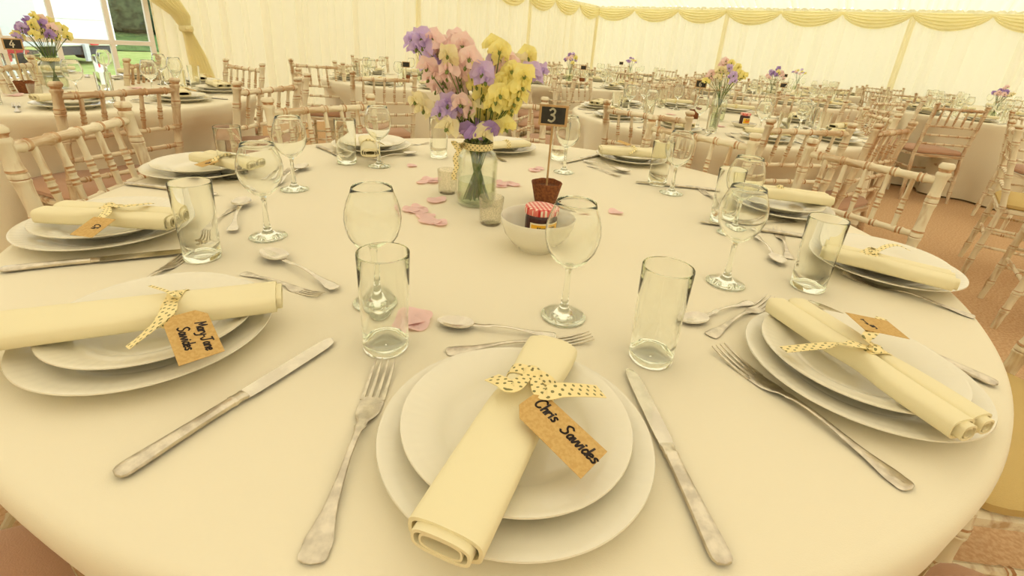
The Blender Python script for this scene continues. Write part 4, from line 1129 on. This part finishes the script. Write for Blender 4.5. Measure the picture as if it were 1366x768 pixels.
FL = [('lilac', [(552, 53), (566, 50), (582, 80), (603, 82), (644, 96), (660, 84), (708, 96), (719, 94), (600, 137), (590, 148), (573, 84)]),
      ('purple', [(625, 174), (652, 172), (632, 180)]),
      ('pink', [(582, 50), (592, 60), (609, 50), (617, 58), (571, 88), (576, 104), (600, 92), (615, 86), (614, 100), (622, 104), (609, 120), (615, 136), (679, 82), (590, 105), (602, 66), (627, 76), (585, 68)]),
      ('yellow', [(667, 66), (658, 60), (702, 74), (683, 92), (669, 108), (638, 90), (638, 112), (694, 114), (690, 127), (665, 124), (677, 147), (673, 168), (648, 148), (630, 153), (644, 162), (655, 136), (700, 98), (676, 130), (660, 158), (684, 106), (650, 120)]),
      ('ivory', [(559, 133), (568, 144), (596, 156), (605, 166), (600, 72), (632, 138), (598, 168), (645, 178), (616, 150), (690, 84), (610, 172)])]
zone_n = {}
def zone(px, py):
    h = 'top' if py < 85 else ('middle' if py < 135 else 'lower part'); s_ = 'towards the window side' if px < 600 else ('above the jar' if px < 660 else 'towards the number sign')
    return h, s_
for col, pts in FL:
    for i, (px, py) in enumerate(pts):
        dy = r_.uniform(-.075, .085) * (1.0 if py > 70 else .6)
        if col == 'ivory' and px < 570: dy = -.02
        tip = at_y(px, py + 4, VY + dy)
        a = r_.uniform(0, 2 * PI); rb = r_.uniform(.006, .034)
        dirv = Vector((tip.x - VX, tip.y - VY)); an = math.atan2(dirv.y, dirv.x)
        base = (VX - math.cos(an) * rb, VY - math.sin(an) * rb, TT + .012)
        nk = (VX + math.cos(an) * .020 + r_.uniform(-.006, .006), VY + math.sin(an) * .020 + r_.uniform(-.006, .006), TT + .150)
        if tip.z < TT + .175: tip.z = TT + .175
        h, s_ = zone(px, py)
        flower(base, nk, tip, col, '%s sweet pea in the big jar, %s of the bunch, %s' % (col, h, s_), '%s sweet peas, %s, %s' % (col, h, s_), r_, 1.08, 3 if r_.random() < .35 else 2)
# votives
def votive(px, label, z=TT, sc=1):
    p = at(*px, z); t = thing('votive_holder', label, 'candle holder', (p.x, p.y, z))
    m_ = M(); m_.lathe([(.001, .0), (.021, .0), (.0235, .003), (.0245, .01), (.0275, .062), (.0270, .0635), (.0262, .062), (.0232, .010), (.020, .006), (.001, .0055)], 36); m_.v = [v * sc for v in m_.v]
    m_.build('holder_glass', VOTIVE, t, ang=60)
    return t
votive((654, 298), 'speckled glass tealight holder in front of the sweet pea jar')
votive((597, 257), 'speckled glass tealight holder behind the jar ribbon, window side')
# number boards in peat pots
def number_sign(px, num, label_pot, label_sign, key, h=.245, sc=1, z=TT, rz=None, pt=None, small=False):
    p = Vector((pt[0], pt[1], z)) if pt else at(*px, z)
    t = thing('peat_pot', label_pot, 'plant pot', (p.x, p.y, z), 0, None)
    rr = random.Random({'3': 4, '4': 5, '6': 6}.get(num, 7)); wob = [rr.uniform(-.0012, .0012) for _ in range(36)]
    pr = [(.001, 0), (.0245, 0), (.0275, .003), (.0385, .050), (.040, .0545), (.0385, .056), (.0365, .0535), (.0345, .043), (.001, .041)]
    def mod(r, z_, a, j): return (r, z_ + (wob[int(a / (2 * PI) * 36) % 36] if 3 <= j <= 6 else 0))
    m_ = M(); m_.lathe(pr, 36, mod=mod, mis=[0] * 7 + [1]); m_.build('pot', [PEAT, SOIL], t, ang=60)
    yaw = rz if rz is not None else math.atan2(p.y, p.x) - PI / 2
    s_ = thing('number_sign', label_sign, 'table number', (p.x, p.y, z + .0415), yaw)
    st = M(); st.lathe([(.001, 0), (.0026, 0), (.0026, .158 + h - .245), (.001, .158 + h - .245)], 8); st.build('stick', WOODP, s_)
    zc = h - .0415 - .022
    fr = M(); W2, H2 = .0320, .0225
    for c_, d_ in (((0, 0, zc + H2), (2 * W2 + .006, .006, .005)), ((0, 0, zc - H2), (2 * W2 + .006, .006, .005)), ((-W2, 0, zc), (.006, .006, 2 * H2 - .004)), ((W2, 0, zc), (.006, .006, 2 * H2 - .004))): fr.box((c_[0], -.004, c_[2]), d_)
    fr.build('sign_frame', WOODP, s_, smooth=False)
    bd = M(); bd.box((0, -.004, zc), (2 * W2 - .002, .0036, 2 * H2 - .002)); bo = bd.build('blackboard', SLATE, s_, smooth=False)
    if num:
        g_ = write(num, .030, .0046, .05); g_.v = [Vector((v.x - .006, -.0062 - v.z, zc - .014 + v.y)) for v in g_.v]
        g_.build('chalk_number', CHALK, bo, smooth=False)
    return p
number_sign((727, 270), '3', 'brown peat pot behind the jam bowl on table three, holding the sign stick', 'small blackboard on a stick reading 3, centre of table three', 'three')
# bowl with jam
def bowl(px, label, z=TT, pt=None, jar_l=None, kz=1):
    p = Vector((pt[0], pt[1], z)) if pt else at(*px, z)
    m_ = M(); m_.lathe([(.001, .004), (.028, .004), (.030, .0), (.034, .0), (.035, .006), (.050, .016), (.064, .034), (.0715, .056), (.0735, .067), (.0725, .0685), (.0710, .067), (.067, .052), (.058, .033), (.045, .018), (.028, .0095), (.001, .008)], 72); m_.v = [Vector((v.x, v.y, v.z * kz)) for v in m_.v]
    o = m_.build('china_bowl', CHINA, None, ang=60); o.location = p; tag(o, label, 'bowl')
    jx, jy, jz = p.x + .004, p.y + .012, z + .012
    t = thing('jam_jar', jar_l, 'jar', (jx, jy, jz), .25)
    b = M(); b.lathe([(.001, 0), (.024, 0), (.0275, .003), (.0285, .010), (.0285, .050), (.0275, .056), (.0255, .060), (.001, .060)], 36); b.build('jar_body', JAM, t, ang=50)
    l = M(); l.lathe([(.001, .0745), (.026, .0745), (.0298, .0735), (.0308, .071), (.0308, .0615), (.0300, .060), (.001, .060)], 48); l.build('lid', GINGHAM, t, ang=40)
    def lab(a0, a1, z0, z1, rr, mt_, nm, par):
        q = M(); n = 14; vs = [(r2 * math.sin(a0 + (a1 - a0) * i / n), -r2 * math.cos(a0 + (a1 - a0) * i / n), zz) for r2 in (rr, rr + .0004) for zz in (z0, z1) for i in range(n + 1)]
        w = n + 1; fs = []
        for i in range(n): fs += [(i, w + i, w + i + 1, i + 1), (2 * w + i, 2 * w + i + 1, 3 * w + i + 1, 3 * w + i), (w + i, 3 * w + i, 3 * w + i + 1, w + i + 1), (i, i + 1, 2 * w + i + 1, 2 * w + i)]
        q.add(vs, fs); return q.build(nm, mt_, par)
    lb = lab(-.95, .95, .012, .046, .0287, LABW, 'label', t)
    lab(-.85, .85, .015, .043, .0292, LABY, 'label_panel', lb)
    lab(-.45, .45, .022, .030, .0297, LABO, 'label_picture', lb)
    q = random.Random(2)
    for k in range(7):
        a = -.42 + k * .14; lab(a, a + .09, .0345, .0345 + q.uniform(.003, .0045), .0297, INK, 'label_lettering', lb)
bowl((714, 331), 'white china bowl with the jam jar, centre of table three', jar_l='dark jam jar with red gingham lid in the white bowl on table three')
# rose petals
def petal_mesh(seed):
    r_ = random.Random(seed); m_ = M(); nu, nv = 8, 8; vs = []
    ph = r_.uniform(0, 6)
    for j in range(nv + 1):
        for i in range(nu + 1):
            u, v = i / nu * 2 - 1, j / nv * 2 - 1
            x = u * math.sqrt(1 - v * v / 2) * .022 * (1 + .25 * v); y = v * math.sqrt(1 - u * u / 2) * .019
            z = .002 + 7 * (x * x) + 3.5 * (y * y) * math.sin(ph) ** 2 + .0012 * math.sin(x * 180 + ph)
            vs.append((x, y, max(z, .0005)))
    w = nu + 1; n = len(vs)
    m_.add(vs + [(x, y, z - .0004) for x, y, z in vs], [(j * w + i, j * w + i + 1, (j + 1) * w + i + 1, (j + 1) * w + i) for j in range(nv) for i in range(nu)] + [(n + j * w + i, n + (j + 1) * w + i, n + (j + 1) * w + i + 1, n + j * w + i + 1) for j in range(nv) for i in range(nu)])
    return m_.mesh('rose_petal', ROSEP, ang=80)
PET = [petal_mesh(k) for k in range(4)]
pr_ = random.Random(9)
PETALS = [((549, 424), 1.25, 'pair of pink petals beside the camera-side tumbler', None), ((556, 433), 1.0, 'pair of pink petals beside the camera-side tumbler', None)]
for px, sc in (((550, 222), .8), ((570, 240), 1), ((578, 243), 1), ((562, 244), .8), ((581, 268), 1.2), ((547, 281), 1), ((560, 283), 1.1), ((568, 290), 1), ((574, 296), 1.1), ((586, 299), .9), ((582, 240), .8), ((556, 277), .8)):
    PETALS.append((px, sc, 'pink petal scattered on table three, window side of the big jar', 'petals on the window side'))
for px, sc in (((672, 246), 1.1), ((684, 247), 1), ((668, 249), .8), ((713, 228), 1), ((719, 226), .9), ((820, 284), .9), ((778, 284), .9), ((664, 243), .8)):
    PETALS.append((px, sc, 'pink petal scattered on table three, number-sign side of the big jar', 'petals on the number-sign side'))
for px, sc, lb, g_ in PETALS:
    p = at(*px, TT); o = put(pr_.choice(PET), 'rose_petal', (p.x, p.y, TT + .0002), pr_.uniform(0, 6), lb, 'petal', g_ or 'petals beside the camera-side tumbler'); o.scale = (sc,) * 3

# ------------------------------------------------------------------ the other tables, laid
def simple_fork():
    m_ = M(); m_.loft(handle_rings([HND[k] for k in (0, 2, 5, 8, 11, 13)] + [(.030, .010, .005, .002), (.05, .0126, .0024, .002)], 6))
    for i in range(4):
        y = -.0108 + i * .0072; m_.loft([[(x, y + a * .0018, z + b * .001) for a, b in ((-1, -1), (1, -1), (1, 1), (-1, 1))] for x, z in ((.05, .0024), (.085, .004), (.118, .010))])
    return m_.mesh('table_fork', STEEL2)
def simple_spoon():
    m_ = M(); m_.loft(handle_rings([HND[k] for k in (0, 2, 5, 8, 11, 13)] + [(.045, .006, .006, .002)], 6)); m_.lathe([(.001, .001), (.018, .004), (.023, .0095), (.022, .0098), (.016, .005), (.001, .002)], 14, mat=Matrix.Translation((.078, 0, 0)) @ Matrix.Diagonal((1.5, 1, 1, 1)))
    return m_.mesh('dessert_spoon', STEEL)
def simple_knife():
    m_ = M(); m_.loft(handle_rings([(-.122, .002, .004, .002), (-.117, .009, .0045, .006), (-.06, .008, .0045, .007), (-.004, .007, .0045, .007), (.0, .009, .0045, .003), (.08, .0095, .0045, .002), (.11, .008, .0045, .0015), (.122, .003, .0045, .001)], 6)); return m_.mesh('table_knife', STEEL)
SF, SS, SK = simple_fork(), simple_spoon(), simple_knife()
def joined(proto_tree, name, mats, seg=None):
    pass
def small_glass(prof, mat, name, seg=18, mis=None, mats=None):
    m_ = M(); m_.lathe(prof, seg, mis=mis); return m_.mesh(name, mats or mat, ang=80)
GOBs = small_glass([(.001, .001), (.033, .001), (.033, .003), (.012, .009), (.0055, .03), (.0045, .07), (.006, .083), (.0255, .0965), (.0345, .111), (.0388, .127), (.0392, .140), (.0342, .163), (.0278, .181), (.0266, .181), (.0330, .163), (.0380, .140), (.0375, .127), (.0333, .1125), (.0245, .0985), (.001, .0875)], TGLASS, 'wine_goblet')
TUMs = small_glass([(.001, 0), (.027, 0), (.0285, .006), (.0317, .135), (.0303, .135), (.0272, .013), (.001, .011)], TGLASS, 'water_tumbler')
NAPs = napkin_mesh(.24, .062, .056, .026, False, 3, .01, .7, 2).mesh('rolled_napkin', NAPK, ang=75)
NAPd = napkin_mesh(.24, .078, .072, .026, True, 4, .01, .62, 2).mesh('rolled_napkin', NAPK, ang=75)
RBs = M(); _b = ribbon_band(.01, .045, .031, .013, .003); _b.strip(catmull([(.01, 0, .030), (.02, -.03, .030), (.015, -.055, .016)], 4), Vector((1, 0, .2)), .013, .0008)
RBm = _b.mesh('ribbon', RIBBON)
TGm = xform(tag_card(.050, .036, .008), (.012, -.022, .026), (-.2, -.85, -.22), (.85, -.2, 0)).mesh('name_tag', KRAFT, smooth=False)
def lay_table(key, phase, level, skip=(), n=10, seed=1):
    """level 3: everything; 2: plates, napkins, glasses, knives and forks; 1: plate, napkin, goblet"""
    c, ph = TABLES[key]; r_ = random.Random(seed)
    near = math.atan2(-c.y, -c.x)
    for k in range(n):
        an = R(phase + 36 * k)
        if k in skip: continue
        pl_ = clock(c, an); e = Vector((math.cos(an), math.sin(an), 0)); s_ = Vector((-e.y, e.x, 0)); o = Vector((c.x, c.y, 0))
        def P(rr, tt, z=TT): q = o + e * rr + s_ * tt; return (q.x, q.y, z)
        rr = .74 + r_.uniform(-.015, .015)
        put(PL_Df, 'dinner_plate', P(rr, 0), 0, 'white dinner plate on %s, %s from camera' % (ph, pl_), 'plate', 'dinner plates on ' + ph)
        if level > 1: put(PL_Sf, 'starter_plate', P(rr - .004, 0, TT + .0128), 0, 'smaller white plate on %s, %s from camera' % (ph, pl_), 'plate', 'small plates on ' + ph)
        zz = TT + (.0345 if level > 1 else .0215); rz = an + PI / 2 + r_.uniform(-.9, .9)
        t = thing('rolled_napkin', 'cream rolled napkin on %s, %s from camera' % (ph, pl_), 'napkin', P(rr, 0, zz), rz, 'napkins on ' + ph)
        for nm, me in (('napkin_cloth', r_.choice((NAPs, NAPd))), ('ribbon', RBm)) + ((('name_tag', TGm),) if level > 1 else ()):
            q = bpy.data.objects.new(nm, me); C.objects.link(q); q.parent = t
        put(GOBs, 'wine_goblet', P(rr - .21, .06 + r_.uniform(-.02, .02)), 0, 'wine goblet on %s, %s from camera' % (ph, pl_), 'wine glass', 'goblets on ' + ph)
        if level > 1: put(TUMs, 'water_tumbler', P(rr - .13, .155 + r_.uniform(-.02, .02)), 0, 'clear tumbler on %s, %s from camera' % (ph, pl_), 'tumbler', 'tumblers on ' + ph)
        if level > 1:
            put(SF, 'table_fork', P(rr, -.17, TT - .001), an + PI + r_.uniform(-.08, .08), 'table fork on %s, %s from camera' % (ph, pl_), 'fork', 'forks on ' + ph)
            put(SK, 'table_knife', P(rr, .165, TT), an + PI + r_.uniform(-.08, .08), 'table knife on %s, %s from camera' % (ph, pl_), 'knife', 'knives on ' + ph)
        if level > 2:
            put(SS, 'dessert_spoon', P(rr - .165, 0, TT), an + PI / 2 + r_.uniform(-.15, .15), 'dessert spoon on %s, %s from camera' % (ph, pl_), 'spoon', 'spoons on ' + ph)
lay_table('four', 27, 3, seed=21)
lay_table('six', -16, 3, seed=22)
lay_table('plain', 0, 2, seed=23)
lay_table('tm', 4, 2, seed=24)
lay_table('tb', 18, 2, seed=25)
lay_table('tr', 0, 2, seed=26)
lay_table('tr2', 30, 1, seed=27)
lay_table('f1', 14, 1, seed=28)
lay_table('f2', 8, 1, seed=29)
def bouquet(x, y, ph, n, seed, full=False, mix=('lilac', 'pink', 'yellow', 'ivory', 'purple'), spread=.11, height=.20, nb=2):
    r_ = random.Random(seed); jar_vase(x, y, 'clear jar of sweet peas standing on ' + ph, None, 1, full)
    for k in range(n):
        an = 2 * PI * k * .382 + r_.uniform(-.3, .3); q = math.sqrt((k + .5) / n)
        tip = (x + spread * q * math.cos(an), y + spread * q * math.sin(an) * .9, TT + .17 + height * (1.05 - .62 * q) + r_.uniform(-.02, .02))
        col = mix[int((an % (2 * PI)) / (2 * PI) * len(mix)) % len(mix)] if r_.random() < .7 else r_.choice(mix)
        hh = 'upper' if q < .6 else 'outer'; ss = 'window-wall side' if math.cos(an) < 0 else 'aisle side'
        flower((x - .02 * math.cos(an), y - .02 * math.sin(an), TT + .012), (x + .018 * math.cos(an), y + .018 * math.sin(an), TT + .15), tip, col,
               '%s sweet pea in the jar on %s, %s, %s' % (col, ph, hh, ss), '%s sweet peas, %s, %s, %s' % (col, ph, hh, ss), r_, 1.05, nb, .0013)
p = at(78, 118, TT); bouquet(p.x, p.y, 'table four', 26, 31, True, ('yellow', 'yellow', 'ivory', 'purple', 'lilac', 'yellow', 'pink'), .115, .19)
p = at(955, 161, TT); bouquet(p.x, p.y, 'table six', 26, 32, False, ('yellow', 'yellow', 'pink', 'pink', 'ivory', 'lilac', 'yellow'), .13, .21)
p = at(563, 108, TT); bouquet(p.x, p.y, TABLES['plain'][1], 14, 33, False, ('lilac', 'pink', 'purple', 'lilac'), .08, .22)
p = at(759, 109, TT); bouquet(p.x, p.y, TABLES['tb'][1], 12, 34, False, ('lilac', 'purple', 'pink', 'yellow'), .08, .16)
p = at(1026, 131, TT); bouquet(p.x, p.y, TABLES['tm'][1], 14, 35, False, ('lilac', 'purple', 'pink', 'yellow', 'pink'), .10, .16)
c = TABLES['tr'][0]; p = at(1323, 157, TT); bouquet(p.x, p.y, TABLES['tr'][1], 14, 36, False, ('lilac', 'purple', 'pink', 'ivory'), .09, .13)
c = TABLES['f1'][0]; bouquet(c.x, c.y, TABLES['f1'][1], 10, 37, False, ('lilac', 'purple', 'yellow'), .09, .15, 1)
c = TABLES['f2'][0]; bouquet(c.x, c.y, TABLES['f2'][1], 12, 38, False, ('lilac', 'purple', 'pink', 'yellow'), .11, .16, 1)
number_sign((36, 124), '4', 'brown peat pot on table four', 'small blackboard reading 4, standing on the table by the window', 'four')
number_sign((926, 158), '6', 'brown peat pot on table six', 'small blackboard on a stick with chalk number, on table six', 'six')
for key, pt, hh in (('f1', (-.18, -.05), .235), ('f2', (-.22, .0), .235), ('tb', (.18, .12), .2), ('tm', (.1, -.08), .18), ('plain', (-.12, -.2), .17)):
    c, ph = TABLES[key]; number_sign(None, None, 'brown peat pot holding a sign on ' + ph, 'tiny blackboard sign on ' + ph, key, pt=(c.x + pt[0], c.y + pt[1]), h=hh)
bowl((991, 170), 'shallow white china bowl holding a jam jar on table six', jar_l='dark jam jar with orange label in the bowl on table six', kz=.42)
votive((50, 131), 'pale glass tealight holder on table four beside the peat pot')
for px in ((60, 133), (118, 128), (20, 128), (180, 118)):
    p = at(*px, TT); put(PET[0], 'rose_petal', (p.x, p.y, TT + .0002), px[0], 'pink petal lying on table four', 'petal', 'petals on table four').scale = (1.6,) * 3
for px in ((865, 150), (895, 153), (960, 169), (920, 164), (884, 158)):
    p = at(*px, TT); put(PET[1], 'rose_petal', (p.x, p.y, TT + .0002), px[0], 'pink petal lying on table six', 'petal', 'petals on table six').scale = (1.5,) * 3
